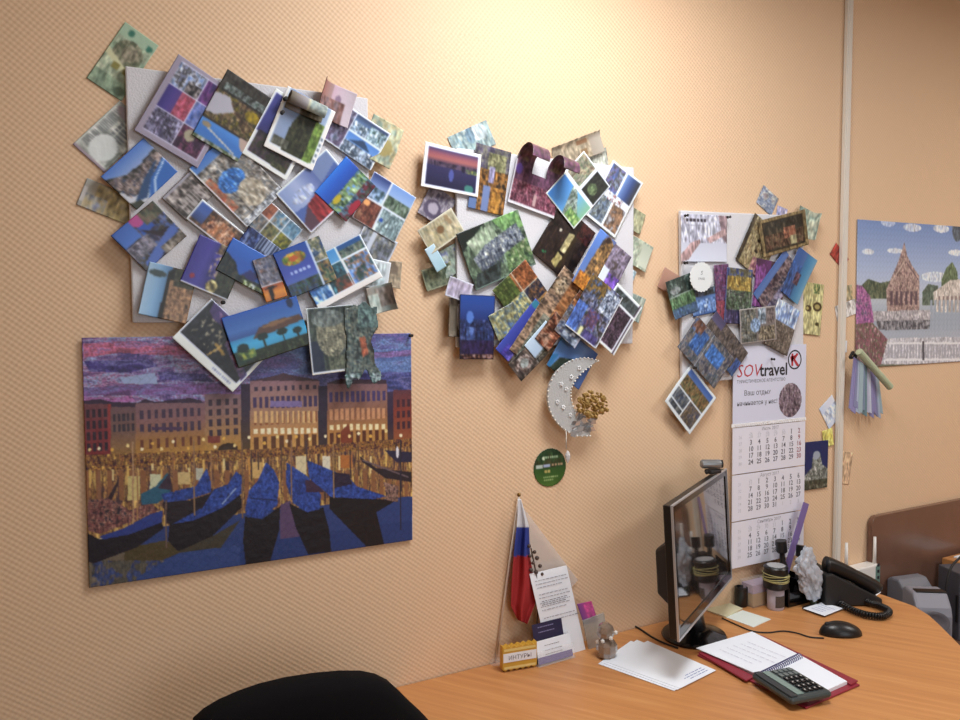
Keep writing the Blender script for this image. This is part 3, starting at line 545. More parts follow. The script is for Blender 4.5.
card('A', (315, 192), (346, 156), (346, 222), [('f', '#2f6cc0'), ('g', 0, 0, 1, .42, '#3888dc #2c6cc8 #2c5cb0'), ('n', 0, .42, 1, .75, .1, '#2c4c44 #6c8c58 #a0a87c #4878ac #84a05c'), ('n', .35, .45, .8, .75, .08, '#c0ccb0 #7ca064 #90a070 #648cb8'), ('e', .22, .5, .12, .07, '#c8b430'), ('n', 0, .75, 1, 1, .1, '#38506c #6c8c98 #7c2c3c #48584c'), ('e', .35, .92, .18, .1, '#b03448')], 'postcard with bright blue water above a green island and a red label')
card('A', (179, 57), (241, 95), (131.5, 130), [('f', '#a79da8'), ('r', .09, .05, .93, .93, '#d0ccd8'), ('n', .1, .06, .52, .33, .07, '#6c86b4 #a8b4c8 #c4c4cc #54504c #8c90a8'), ('n', .3, .2, .52, .33, .04, '#302c30 #6c6464 #a8a098'), ('g', .1, .345, .33, .62, '#4a3c88 #5c4a98 #6c4c8c', 1), ('n', .3, .345, .52, .62, .05, '#a84858 #b8687c #8c3c4c'), ('n', .1, .64, .52, .92, .06, '#5c5470 #9c98b0 #3c3444 #807894 #b0acbc'), ('n', .54, .06, .92, .33, .07, '#6c3c84 #8c5090 #54407c'), ('n', .54, .345, .92, .62, .08, '#5c78bc #8c98c8 #6470a8'), ('n', .54, .64, .92, .92, .07, '#5c3458 #3c2c40 #8c506c #54304c'), ('e', .68, .72, .08, .07, '#b0a88c')], 'large purple photo-collage card with a grey border, upper left of left tile', 'postcard', lift=[(0, 0, .006)])
card('A', (277, 90), (322, 118), (238, 152), [('f', '#e0e2e6'), ('g', .07, .05, .93, .62, '#4a4c90 #5458a0 #484680'), ('n', .1, .6, .93, .92, .1, '#3c3440 #5c4850 #3c4830 #584040'), ('n', .6, .85, .93, .93, .05, '#7c7c54 #3c4030')], 'white-bordered indigo postcard with a dark foot, behind the cypress postcard')
card('A', (226.5, 68.5), (270, 98), (193, 135), [('f', '#4a4038'), ('n', 0, 0, 1, .28, .12, '#34302c #4c463c #58544c #2c2a28'), ('n', .1, .15, 1, .25, .06, '#4c5a50 #98a098 #343430'), ('n', 0, .28, 1, .68, .07, '#544030 #7c6448 #a08c64 #3c3c2c #8c7c30'), ('p', [0, .34, .3, .3, .5, .45, .2, .6, 0, .62], '#b8b4b8'), ('en', .85, .38, .15, .07, .05, '#b8a020 #948030'), ('g', 0, .7, 1, 1, '#5c98d4 #4c84c4 #5888bc'), ('n', 0, .94, 1, 1, .05, '#4c5c3c #8c9470 #b0b0b8'), ('l', .1, .78, .85, .93, .03, '#d4c8b4'), ('e', .15, .77, .09, .035, '#a49478'), ('p', [.8, .7, 1, .68, 1, .86, .9, .82], '#c0a898')], 'tall postcard, dark garden above and a white tower on blue below, top of left tile', lift=[(0, 0, .006)])
card('A', (334, 97), (391, 134), (312, 133), [('f', '#dfe4ea'), ('n', .03, .05, .42, .95, .12, '#6c5c78 #8c7890 #544c68 #a8a0b4 #7c8498'), ('g', .44, .04, .97, .4, '#3c4c6c #6c8cb0 #c8d4e0'), ('n', .44, .2, .68, .45, .06, '#4c6480 #dce4ec #4c6068 #94a8bc'), ('n', .7, .12, .97, .45, .06, '#405c54 #c4d4d8 #6c8890 #e0e8ec'), ('g', .44, .48, .97, .72, '#5c90cc #74a0d4'), ('p', [.5, .66, .7, .5, .85, .66], '#3c5878'), ('n', .44, .68, .97, .97, .06, '#c8d4e0 #7c8c9c #3c4c5c #ecf0f4')], 'four-photo postcard of snowy blue mountains and a waterfall, top right of left tile', lift=[(1, 0, .008)])
card('A', (318, 78), (358, 94), (306, 112), [('f', '#a78a94'), ('g', 0, 0, .45, 1, '#8c5c54 #9c6c64 #a88c8c', 1), ('g', .45, 0, 1, 1, '#c8a8bc #c4b4c4 #b8acb8', 1), ('e', .6, .35, .07, .1, '#8c7490'), ('n', .1, .4, .8, 1, .15, '#7c5450 #94706c #6c5c64')], 'pink and lilac banknote curling at the top right of the left tile', 'banknote', 1.15, curl=('l', .4, .022))
card('A', (288, 86), (336, 112), (263, 146), [('f', '#dfe2e4'), ('g', .07, 0, .93, .9, '#98a4b8 #8ca0bc #a4b4c4', 1), ('pn', [.3, .95, .32, .5, .45, .2, .62, .02, .8, .2, .72, .92], .06, '#2c3024 #40442c #54543c #383828'), ('pn', [.72, .95, .74, .3, .93, .3, .93, .9], .08, '#6c8c3c #8ca450 #586c34'), ('n', .1, .75, .4, .9, .06, '#5c5c4c #8c8c7c'), ('r', 0, .92, 1, 1, '#e4e6e6'), ('r', .9, 0, 1, 1, '#e4e6e6'), ('w', .9, .45, 1, .9, 1, 5, '#7c8890', .4), ('r', 0, 0, .06, 1, '#e4e6e6')], 'white-bordered cypress tree postcard whose top hangs under a rolled note, top of left tile')
card('A', (296, 70), (331, 88), (285, 107), [('f', '#77746c'), ('g', 0, 0, .5, 1, '#6c6454 #8a8484 #9c9ca4', 1), ('g', .5, 0, 1, 1, '#a8a898 #a8b8b4 #849898', 1), ('n', .55, .1, 1, .9, .15, '#8ca0a0 #b0bcb4 #78888c'), ('r', .48, 0, .54, 1, '#c8c8a8'), ('n', .4, .75, 1, 1, .1, '#544c3c #6c6450')], 'rolled grey and teal banknote standing out at the top of the left tile', 'banknote', 1.15, curl=('t', .75, .014), lift=[(1, 1, .006)])
card('A', (298, 268), (360, 232), (319, 313), [('f', '#e0e6ea'), ('n', .0, 0, .3, .46, .07, '#3c5c58 #7c8c7c #a8a488 #2c4c5c'), ('g', .3, .02, .58, .3, '#4c98cc #68a8d0'), ('n', .3, .3, .58, .85, .07, '#205060 #3c787c #1c4454 #5c9ca8'), ('g', .6, .02, .97, .2, '#2c609c #3c6c90'), ('n', .6, .12, .97, .28, .05, '#2c4850 #8c8c7c #4c6c5c'), ('n', .62, .32, .97, .85, .08, '#5c84bc #8ca8cc #c08454 #506c84 #3c5c44'), ('n', 0, .5, .28, .85, .06, '#2c64a8 #5c94c8 #c0d4e0'), ('n', .35, .6, .6, .85, .06, '#a05c40 #6c4438 #244c44'), ('l', .59, 0, .59, .86, .012, '#dfe6ea'), ('l', .29, .3, .97, .3, .012, '#dfe6ea'), ('r', 0, .86, 1, 1, '#e6eaee')], 'blue seaside photo collage with a broad white lower border, right of the map postcard', lift=[(1, 1, .01)])
card('A', (273, 254), (319, 235), (292, 299), [('f', '#34549c'), ('g', 0, 0, 1, .72, '#2c5ca8 #3c5ca8 #4c5cb0 #5c74b8'), ('n', 0, .72, .68, 1, .09, '#3c483c #4c6c5c #3c5488 #54543c'), ('en', .35, .25, .24, .13, .08, '#6c9c3c #c87c30 #a8b840'), ('e', .34, .25, .09, .06, '#c8682c'), ('w', .15, .47, .6, .56, 5, 1, '#b0c0e4', .6), ('n', .72, 0, 1, .5, .09, '#3c5c8c #a09878 #5c6c54 #c8b898 #2c4c70'), ('n', .72, .52, 1, 1, .09, '#3c5c4c #7c8464 #a88050 #28485c'), ('r', .695, 0, .72, 1, '#c8d4e4'), ('r', .7, .5, 1, .52, '#c8d4e4')], 'blue postcard with a green and orange island map, right of centre on left tile')
card('A', (211, 300), (271, 353), (170, 338), [('f', '#dde2ea'), ('pn', [.03, .02, .95, .02, .95, .82, .03, .82], .07, '#24242c #30342c #3c3c40 #202028'), ('p', [.06, .02, .3, .02, .98, .6, .98, .75, .6, .5, .1, .2], '#5c487c'), ('pn', [.18, .08, .35, .1, .95, .62, .95, .72, .5, .45], .06, '#8c6c90 #5c4478 #b08ca0 #443860'), ('n', .1, .25, .5, .7, .04, '#24282c #24282c #303434 #b0a488'), ('l', .42, .55, .6, .6, .04, '#b09048'), ('l', .5, .5, .45, .8, .02, '#c8a860'), ('w', .6, .88, .9, .94, 10, 1, '#8890a0', .5)], 'white-bordered night postcard of palms under a purple glow, bottom of left tile', lift=[(0, 1, .008)])
card('A', (221, 318), (296, 296), (238, 368), [('f', '#3c5c94'), ('g', 0, 0, 1, .5, '#2f68b8 #3c70b4 #4c7cb8 #3c5c98'), ('g', 0, .48, 1, .78, '#3c94c0 #4cb0d0 #44a0c4'), ('p', [.3, .56, .42, .38, .6, .34, .95, .36, 1, .48, .7, .52], '#6c4c3c'), ('p', [.42, .4, .6, .34, .9, .38, .6, .44], '#94704c'), ('n', 0, .76, 1, 1, .04, '#28341c #3c4c28 #20281c #54603c'), ('p', [0, .7, .2, .66, .25, .9, 0, .95], '#28483c'), ('n', .05, .72, .28, .88, .05, '#b8b84c #6c8c50 #384828'), ('e', .42, .56, .07, .07, '#1f3c34'), ('r', .41, .58, .43, .8, '#2c3c2c'), ('e', .68, .58, .07, .07, '#1f3c34'), ('r', .67, .6, .69, .8, '#2c3c2c'), ('e', .87, .64, .06, .06, '#1f3c34'), ('r', .86, .64, .88, .8, '#2c3c2c'), ('e', .88, .1, .04, .1, '#24385c'), ('e', .14, .66, .07, .08, '#1f3c34')], 'postcard of palms by a turquoise lagoon, hanging over the canal jigsaw', lift=[(0, 1, .006)])
card('A', (306, 309), (352, 304), (312, 376), [('f', '#dfe4e4'), ('n', .04, .02, 1, .96, .09, '#34403c #4c5848 #5c6458 #2c3c48'), ('g', .04, .5, .3, .95, '#2c3c50 #28344c'), ('en', .5, .42, .32, .34, .06, '#8c8870 #a8a488 #6c6c58 #c0b898 #4c5044'), ('en', .45, .18, .35, .13, .05, '#70786c #8c948c #505c58'), ('n', .4, .75, 1, .95, .05, '#545848 #84886c #3c4438'), ('r', 0, .96, 1, 1, '#e0e4e6')], 'white-edged aerial postcard of an old walled town, bottom right of left tile')
def jag(a, b):
    e = .09*np.sin(b*9)+.04*np.sin(b*23+1); f = .07*np.sin(a*8+.5)+.04*np.sin(a*19)
    return (a < .86+e) & (b < .88+f) & (b > .05+f*.4) & (a > .05-e*.3)
card('A', (348, 303), (384, 299), (340, 392), [('f', '#586458'), ('n', 0, 0, 1, 1, .09, '#2c3834 #4c5c54 #6c7c78 #8c8c74 #34444c'), ('n', .4, .0, 1, .3, .07, '#4c6460 #7c9488 #3c4c50'), ('pn', [.42, .42, .58, .4, .66, .6, .5, .64], .08, '#b0603c #c87c58 #8c4830'), ('en', .8, .55, .15, .16, .06, '#84806c #5c5c50 #3c3c34'), ('e', .78, .52, .07, .07, '#2c2c28'), ('n', 0, .82, 1, .97, .05, '#2c4440 #5c7c74 #c8d0cc #30383c')], 'jagged cut-out card of a green stone gateway overlapping the canal jigsaw', lift=[(1, 1, .01)], keep=jag)
# ---- middle board
card('B', (448, 138), (486, 119), (458, 163), [('f', '#9ab0ac'), ('n', 0, 0, 1, 1, .14, '#84a0a4 #a0b4b0 #6c8c9c #b4c0b8'), ('en', .72, .3, .2, .3, .1, '#b0c4cc #c4d0d4'), ('en', .5, .3, .1, .3, .05, '#6488a0 #809cb0')], 'teal banknote poking up at the top left of the middle tile', 'banknote', 1.1, True)
card('B', (551, 150), (598, 127), (557, 173), [('f', '#a5957a'), ('n', 0, 0, 1, 1, .12, '#94846c #ac9c80 #bcac90 #8c7c64'), ('r', .5, .15, .72, .35, '#8c6444'), ('r', .55, .55, .68, .8, '#8c6c48'), ('g', .75, .1, 1, 1, '#a09484 #b0a698', 1)], 'beige-brown banknote poking up at the top right of the middle tile', 'banknote', 1.1, base=-.012, curl=('t', .35, .03))
card('B', (575, 150), (606, 148), (578, 168), [('f', '#c0bca8'), ('n', 0, 0, 1, 1, .2, '#b0ac98 #ccc8b4 #a8a894')], 'pale slip under the beige-brown note, top right of middle tile', 'slip', 1.15, True)
card('B', (432, 186), (458, 200), (415, 213), [('f', '#8f8896'), ('n', 0, 0, 1, 1, .1, '#7c7488 #a49cac #6c6478 #b4b0bc'), ('e', .4, .65, .3, .28, '#544a64'), ('e', .42, .62, .18, .17, '#a098ac'), ('w', .3, .1, .8, .35, 3, 1, '#5c546c', .6)], 'grey-violet banknote with a dark swirl, left edge of middle tile', 'banknote', 1.15, base=-.006)
card('B', (433, 256), (458, 240), (443, 282), [('f', '#8fa494'), ('n', 0, 0, 1, 1, .13, '#7c9484 #a0b0a0 #6c8078 #b0b8a4 #5c68a0')], 'green banknote below the tan note, left of middle tile', 'banknote', 1.1, base=-.008)
card('B', (420, 270), (450, 262), (427, 291), [('f', '#5f6a54'), ('n', 0, 0, 1, 1, .14, '#3c4838 #5c6850 #7c8468 #4c5444'), ('b', .04, '#8c9074')], 'dark green banknote, lowest of the notes left of the middle tile', 'banknote', 1.1, base=-.006)
card('B', (417.5, 231), (451, 207), (431, 255), [('f', '#b5ac8c'), ('n', 0, 0, 1, 1, .12, '#a09c80 #c0b494 #b0a478 #94947c'), ('e', .5, .45, .1, .14, '#7c5c3c'), ('p', [.7, .1, .8, .1, .85, .5, .75, .5], '#9c8460'), ('b', .04, '#cccab4')], 'tan banknote with a brown spot, left edge of middle tile', 'banknote', 1.1)
card('B', (423, 250), (433, 245), (438, 271), [('f', '#b8d0d4'), ('g', 0, 0, 1, 1, '#c0d4d8 #a8c8cc')], 'small pale cyan slip hanging left of the middle tile', 'slip', 1.15)
card('B', (450, 277), (474, 284), (444, 296), [('f', '#b0a8c0'), ('n', .05, .1, .95, .9, .1, '#9c94b4 #b8b0c8 #a49cc0'), ('b', .05, '#c4c8dc')], 'lilac banknote above the dark blue fountain postcard', 'banknote', 1.1)
card('B', (625, 205), (647, 214), (617, 224), [('f', '#b0b088'), ('n', 0, 0, 1, 1, .15, '#a0a480 #bcbc90 #90987c'), ('e', .4, .5, .15, .3, '#7c7058')], 'yellow-green banknote with a brown dot, right edge of middle tile', 'banknote', 1.1, base=-.006)
card('B', (622, 232), (655, 246), (611, 256), [('f', '#9fb09a'), ('n', 0, 0, 1, 1, .12, '#8ca48c #acb8a0 #bcc4ac #84988c'), ('en', .3, .45, .14, .3, .05, '#5c7060 #7c8c78'), ('g', .7, .1, 1, .9, '#b8c4b0 #c4ccb8')], 'green banknote with a small portrait sticking out right of the middle tile', 'banknote', 1.1, base=-.010)
card('B', (625, 265), (637, 272), (620, 276), [('f', '#a8bcbc'), ('n', 0, 0, 1, 1, .2, '#94a8ac #c0d0cc')], 'small pale teal slip right of the middle tile, under the green note', 'slip', 1.15, base=-.012)
card('B', (625, 290), (646, 299), (617, 314), [('f', '#8ea29c'), ('n', 0, 0, 1, 1, .2, '#7c9490 #a0b0a4 #b8bcac')], 'grey-teal banknote behind the dark crowd postcard, lower right of middle tile', 'banknote', 1.1, base=-.012)
card('B', (443, 297), (462, 299), (443, 336), [('f', '#7d7060'), ('n', 0, 0, 1, 1, .15, '#6c6054 #8c8070 #74685c'), ('e', .5, .55, .4, .38, '#857a68'), ('e', .5, .55, .32, .3, '#766a5a')], 'brown banknote rolled behind the dark blue fountain postcard', 'banknote', 1.1, base=-.008, curl=('l', .5, .016))
card('B', (478, 144), (513, 152), (466, 208), [('f', '#7c6850'), ('n', 0, 0, 1, .35, .1, '#4c4458 #6c6474 #8c8870 #5c5468'), ('n', .4, .1, .9, .5, .08, '#7c7c54 #a8a478 #5c5840'), ('n', 0, .35, 1, 1, .08, '#5c4028 #9c6c34 #c08c48 #3c3028'), ('r', .35, .6, .55, 1, '#7c8cb0'), ('r', 0, .7, .22, 1, '#6c84ac'), ('n', .6, .6, .85, 1, .06, '#b07c30 #d09c48 #8c5c28'), ('n', .45, .3, .6, .55, .05, '#8c84a4 #b0a8bc')], 'tall postcard of golden cave columns, top left of middle tile')
card('B', (425, 143), (482, 154), (420, 187), [('f', '#e3e6ec'), ('g', .07, .09, .94, .38, '#5c4c78 #a0606c #b87068 #6c5064'), ('n', .07, .36, .94, .46, .06, '#3c3048 #6c5868 #4c3c50'), ('g', .07, .46, .94, .94, '#45406c #3a3860 #302c50'), ('e', .7, .44, .03, .07, '#342c44'), ('n', .75, .42, .94, .52, .04, '#b8b05c #4c6c4c #6c5c60'), ('e', .82, .85, .08, .09, '#4c8c80'), ('e', .5, .62, .04, .14, '#5c64a4'), ('b', .055, '#e6e8ee')], 'white-bordered postcard of a purple sunset over a bay, top left of middle tile', lift=[(0, 0, .006)])
card('B', (614, 162), (643, 184), (584, 215), [('f', '#dfe4e8'), ('n', .05, .04, .47, .44, .09, '#5c7cac #84749c #5c5c54 #94a0b4'), ('g', .53, .04, .95, .44, '#7c98c4 #4c6090 #54504c', 1), ('n', .05, .55, .47, .95, .08, '#7c8ca0 #545c60 #98a4ac #6c6c5c'), ('n', .53, .55, .95, .95, .08, '#8c6c50 #b08c6c #6c5444 #a0a0a0'), ('n', .3, .44, .75, .56, .05, '#a05c54 #dfe4e8 #dfe4e8 #8c7c70')], 'white-framed postcard with four tall blue and brown photos, top right of middle tile', lift=[(1, 0, .008)])
card('B', (562, 205), (598, 233), (529, 252), [('f', '#2f2622'), ('n', 0, 0, 1, 1, .12, '#241c1c #382c26 #4a362c #30282a #543c30'), ('pn', [.5, .32, .62, .28, .66, .66, .5, .66], .1, '#c8bc88 #a89868 #dcd0a0'), ('pn', [.48, .7, .62, .72, .6, .95, .46, .9], .1, '#a8985c #c8b878'), ('p', [.62, .3, .7, .3, .68, .9, .62, .9], '#4c3c24'), ('n', .65, .0, 1, .3, .06, '#4c2420 #6c3830 #2c2020'), ('e', .3, .38, .03, .03, '#d0c8b0'), ('e', .2, .86, .03, .02, '#3c8c58'), ('e', .25, .84, .02, .02, '#3c8c58')], 'dark brown postcard of a lamplit interior, centre of middle tile')
card('B', (530, 119), (576, 133), (503, 203), [('f', '#7c5064'), ('n', 0, 0, 1, .55, .12, '#8c6c70 #8c5c70 #6c4c60 #7c6c54'), ('n', 0, .5, 1, .75, .08, '#6c4860 #84586c #54384c'), ('n', 0, .72, 1, .96, .06, '#8c3c54 #c08c94 #5c2c40 #a86470'), ('e', .1, .6, .07, .06, '#6c4c94'), ('r', 0, .965, 1, 1, '#dcd8d4'), ('r', 0, .5, .03, 1, '#dcd8d4'), ('r', .5, .82, .55, .94, '#c8a8a0')], 'maroon theatre postcard cut into two curling prongs, top of middle tile', curl=('t', .52, .036), keep=lambda a, b: ~((b < .6) & (a > .36) & (a < .66)))
card('B', (584, 152), (611, 187), (545, 193), [('f', '#e3e8ea'), ('n', .04, .03, .46, .46, .08, '#84705c #b8a888 #6c7c60 #a09080'), ('n', .53, .03, .96, .46, .08, '#2c2c2c #44443c #34382c'), ('en', .72, .3, .12, .1, .05, '#8c9c6c #5c6c4c'), ('g', .04, .53, .96, .97, '#4c94d8 #6cacdc #8cb890', 1), ('pn', [.35, .53, .5, .53, .96, .9, .96, .97, .55, .97, .45, .75], .06, '#8c948c #bcc8b8 #5c6c5c #a0b090'), ('n', .6, .8, .96, .97, .06, '#5c8c4c #b4c87c')], 'small white-framed postcard of a tower and two portraits, upper right of middle tile')
card('B', (454, 232.5), (517, 212), (477, 288), [('f', '#5c6c58'), ('n', 0, 0, 1, 1, .1, '#4c5848 #6c7c64 #8ca080 #3c483c'), ('p', [0, 0, .45, 0, .1, .25, 0, .35], '#2f3a34'), ('pn', [.1, .2, .5, .05, .6, .35, .2, .5], .1, '#a8b498 #94a484 #bcc4a8'), ('pn', [.55, .0, .95, 0, 1, .3, .7, .3], .1, '#7ca85c #94b878 #5c8450'), ('pn', [.12, .5, .35, .35, .9, .2, .95, .5, .6, .6, .2, .8], .045, '#3c4450 #6c7480 #a8aca0 #545c74 #c4c4b0'), ('s', .2, .55, .6, .75, 9, '#5c6470'), ('pn', [.6, .6, 1, .5, 1, .85, .55, .98], .06, '#c4c89c #5c7c48 #8ca470 #3c5440'), ('pn', [.1, .75, .5, .7, .4, 1, 0, 1], .08, '#3c4440 #54605c #2c3834'), ('r', 0, .97, 1, 1, '#8ca090')], 'green postcard of a grand palace in its gardens, left centre of middle tile')
card('B', (567, 333), (601, 353), (543, 366), [('f', '#5c84b4'), ('g', 0, 0, 1, 1, '#6c9ccc #5c84b8 #7c98bc #4c6ca4', 1), ('pn', [.1, 1, .2, .65, .5, .5, .75, .8, .7, 1], .1, '#38483c #4c5c48 #2c3c34'), ('p', [.0, .7, .15, .6, .1, 1, 0, 1], '#3c84b0')], 'blue mountain lake postcard behind the tip of the moon ornament')
card('B', (460, 294), (495, 296), (458.5, 359), [('f', '#2c3864'), ('g', 0, 0, 1, .4, '#2c5cac #3458a0 #2c4484'), ('n', 0, .38, 1, .72, .08, '#1c2444 #3c5484 #28305c #5c6c9c'), ('n', 0, .7, 1, .92, .07, '#2c2448 #443460 #342c54'), ('n', .2, .5, .4, .7, .05, '#6c88bc #3c5084'), ('n', 0, .92, 1, .98, .06, '#241c34 #7c5038 #b89c9c'), ('e', .3, .35, .1, .1, '#5c84c8'), ('b', .03, '#1c2038')], 'dark blue postcard of fountains at night, bottom left of middle tile', lift=[(0, 1, .006)])
card('B', (490, 290), (525, 262), (520, 326), [('f', '#8a8050'), ('n', 0, 0, .5, .45, .08, '#4c5c30 #6c7c3c #3c4c28 #8c9450'), ('n', .5, 0, 1, .45, .1, '#8c5430 #c07c4c #5c3820 #a4643c'), ('n', 0, .45, .55, 1, .06, '#b0a468 #c8c090 #6c7054 #5c84a4'), ('n', .57, .47, 1, .8, .07, '#2c3048 #3c4054 #9c6c40 #24283c'), ('n', .57, .8, 1, 1, .07, '#a87c4c #c89c60 #6c5c40'), ('l', .56, 0, .56, 1, .018, '#d0d0b8'), ('l', .5, .46, 1, .46, .018, '#d0d0b8')], 'green and gold garden collage postcard, lower left of middle tile')
card('B', (492, 318), (514, 298), (498, 345), [('f', '#b0a878'), ('n', 0, 0, 1, 1, .1, '#a8a070 #ccc488 #6c8494 #8c8450 #5c7ca8')], 'small yellow town postcard beside the dark blue fountain postcard')
card('B', (494, 348), (536, 300), (510, 363), [('f', '#4048a0'), ('g', 0, 0, 1, 1, '#5060b8 #3c48a0 #3c3c84'), ('en', .5, .55, .12, .12, .05, '#d4d8e8 #5c6cb8'), ('en', .72, .45, .08, .08, .05, '#d4d8e8 #5c6cb8'), ('n', 0, .75, 1, 1, .06, '#5c5448 #8c7c64 #3c3c54'), ('e', .93, .2, .06, .2, '#3c8ca0'), ('n', .0, .3, .2, .8, .06, '#5c4cac #3c3c90 #7c6cb8')], 'violet-blue postcard of ships at sea, lower left of middle tile')
card('B', (507, 348), (566, 268), (530, 366), [('f', '#85705c'), ('n', 0, 0, 1, 1, .05, '#4c4034 #7c6450 #a08468 #c0a080 #5c5048'), ('en', .82, .3, .09, .22, .03, '#4c4034 #c8b494 #8c7454'), ('n', .5, .55, 1, .9, .05, '#a0683c #c08c5c #7c4c2c'), ('n', 0, .3, .5, .7, .04, '#6c7464 #9c9480 #4c5448'), ('r', 0, .96, .6, 1, '#b8b4a8')], 'long brown aerial postcard of an old city, lower centre of middle tile')
card('B', (508, 364), (541, 332), (521, 381), [('f', '#6c6058'), ('n', 0, 0, 1, 1, .08, '#3c3834 #5c5048 #8c7c6c'), ('en', .28, .5, .22, .36, .07, '#4c3c38 #8c7468 #c0b4a8 #3c3030'), ('en', .3, .5, .1, .2, .05, '#b8c0b8 #7c7c74'), ('l', .55, 0, .55, 1, .02, '#a8a498'), ('g', .6, 0, .98, .5, '#b0c4d4 #c4d0d8'), ('n', .6, .5, .98, .95, .06, '#5c5848 #8c8470 #34302c')], 'postcard with a dark round medallion, lowest corner of the middle spread')
card('B', (523, 345), (546, 322), (536, 358), [('f', '#b8c8d4'), ('g', 0, 0, 1, 1, '#c4d4dc #a8b8c4'), ('e', .55, .8, .12, .12, '#6c3c40'), ('n', 0, .85, 1, 1, .1, '#5c5c54 #8c8c84')], 'small postcard of pale snow and sky, bottom of middle tile')
card('B', (535, 338), (556, 311), (548, 352), [('f', '#7a4a34'), ('n', 0, 0, 1, 1, .14, '#4c2c20 #7c4430 #a87050 #c0a088 #5c3828')], 'small red-brown postcard of sweets, bottom of middle tile')
card('B', (551, 329), (590, 280), (573, 345), [('f', '#787c88'), ('n', 0, 0, 1, 1, .09, '#4c5470 #7c8490 #a8a8a4 #5c4c44 #8c8c98 #8c7058'), ('n', 0, .3, .45, 1, .09, '#c0c8d0 #6c7c8c #44546c #dce0e0'), ('r', 0, .93, 1, 1, '#b8bcc8'), ('n', .5, .0, 1, .35, .07, '#a0603c #6c4c3c #c08450')], 'silvery street-scene postcard right of the long brown city postcard')
card('B', (601, 229), (617, 243), (571, 281), [('f', '#6c7ca8'), ('g', 0, 0, .4, .9, '#6c94d4 #6484bc #7490c0'), ('pn', [.4, .1, .6, 0, 1, .1, 1, 1, .3, 1, .3, .6], .15, '#6c5440 #a07c50 #c89c5c #4c4038'), ('n', .1, .75, 1, 1, .1, '#b06c2c #d89c40 #8c5024'), ('e', .6, .08, .12, .05, '#4c3830')], 'narrow postcard of a golden spire on blue sky, right centre of middle tile')
card('B', (615, 243), (631, 257), (588, 297), [('f', '#8a7c98'), ('n', 0, 0, 1, .5, .15, '#6c6070 #8c7c84 #a094a8 #5c504c'), ('n', .0, .45, 1, .72, .15, '#7c54b0 #9c70c8 #5c4c94 #5c5c58'), ('p', [0, .4, .35, .42, .35, .72, 0, .68], '#d4d8e4'), ('g', 0, .74, 1, 1, '#5c88bc #6c98c4')], 'narrow lilac strip postcard with a violet fish picture, right of the spire postcard')
card('B', (618, 284), (643, 308), (586, 331), [('f', '#dfe0e2'), ('n', .06, .05, .94, .24, .08, '#3c4440 #6c7470 #545c5c'), ('n', .06, .28, .86, .95, .07, '#2c2430 #4c3c48 #7c6c74 #3c2c34 #8c7080 #241e28'), ('r', .9, 0, .93, 1, '#5c4c54'), ('r', .06, .24, .94, .28, '#e0e2e4')], 'white-edged dark postcard of a crowd, lowest right of middle tile', lift=[(1, 1, .006)])
card('B', (593, 272), (622, 298), (566, 325), [('f', '#6c7890'), ('n', 0, 0, 1, 1, .07, '#4c5474 #7c84a0 #a0a4b4 #5c4850 #44503c'), ('n', 0, 0, .6, .3, .07, '#8c6c40 #c09c54 #54483c #6c84ac'), ('n', .55, .05, .95, .45, .05, '#4c5c70 #a8b0bc #dce0e4 #3c4458'), ('n', .0, .5, .3, .98, .07, '#4c6cac #6c8cc8 #3c548c'), ('n', .35, .5, .7, .8, .07, '#5c6cb0 #8c5c64 #4c4c74'), ('r', .35, .84, .45, .98, '#dcd8a0'), ('n', .5, .84, .9, .98, .05, '#4c4478 #6c6494'), ('r', .955, .0, 1, 1, '#e2e6ea'), ('r', 0, .97, 1, 1, '#e2e6ea')], 'blue-grey city collage postcard with a white edge, lower right of middle tile')
# ---- wall calendar header comes first on the right board (the cards overlap it), see below
card('C', (755, 203), (764, 187), (771, 214), [('f', '#8c9cb4'), ('n', 0, 0, 1, 1, .2, '#6c84b4 #a0acc0 #5c6c98 #b8c0b8 #8c7c84')], 'small blue banknote poking up above the right tile', 'banknote', 1.1, True)
card('C', (778, 206), (788, 209), (775, 220), [('f', '#a898b4'), ('n', 0, 0, 1, 1, .2, '#8c98bc #b4a4bc #c4b8c4')], 'tiny lilac slip at the top edge of the right tile', 'slip', 1.1, True)
card('C', (800, 205), (818, 216), (794, 232), [('f', '#98ac98'), ('n', 0, 0, 1, 1, .2, '#84a090 #a8b8a0 #bcbc9c')], 'green banknote behind the gold-framed painting postcard', 'banknote', 1.1, base=-.010, curl=('r', .4, .02))
card('C', (664, 262), (682, 283), (662, 284), [('f', '#d49a78'), ('g', 0, 0, 1, 1, '#d8a080 #cc9070')], 'small salmon slip at the left edge of the right tile', 'slip', 1.0, base=-.010)
card('C', (803, 281), (824, 285), (799, 333), [('f', '#d8cc80'), ('n', 0, 0, 1, 1, .3, '#d0c478 #dcd08c #d4c880'), ('e', .35, .5, .14, .06, '#5c4828'), ('e', .3, .5, .07, .03, '#c8b868'), ('e', .75, .45, .2, .09, '#5c4828'), ('e', .75, .45, .12, .05, '#c0ac60'), ('e', .8, .78, .1, .035, '#5c5428'), ('n', .55, .02, .8, .2, .05, '#4c7c3c #d0c478')], 'yellow paper card with brown rings, right of the right tile', 'card', 1.15, base=-.004)
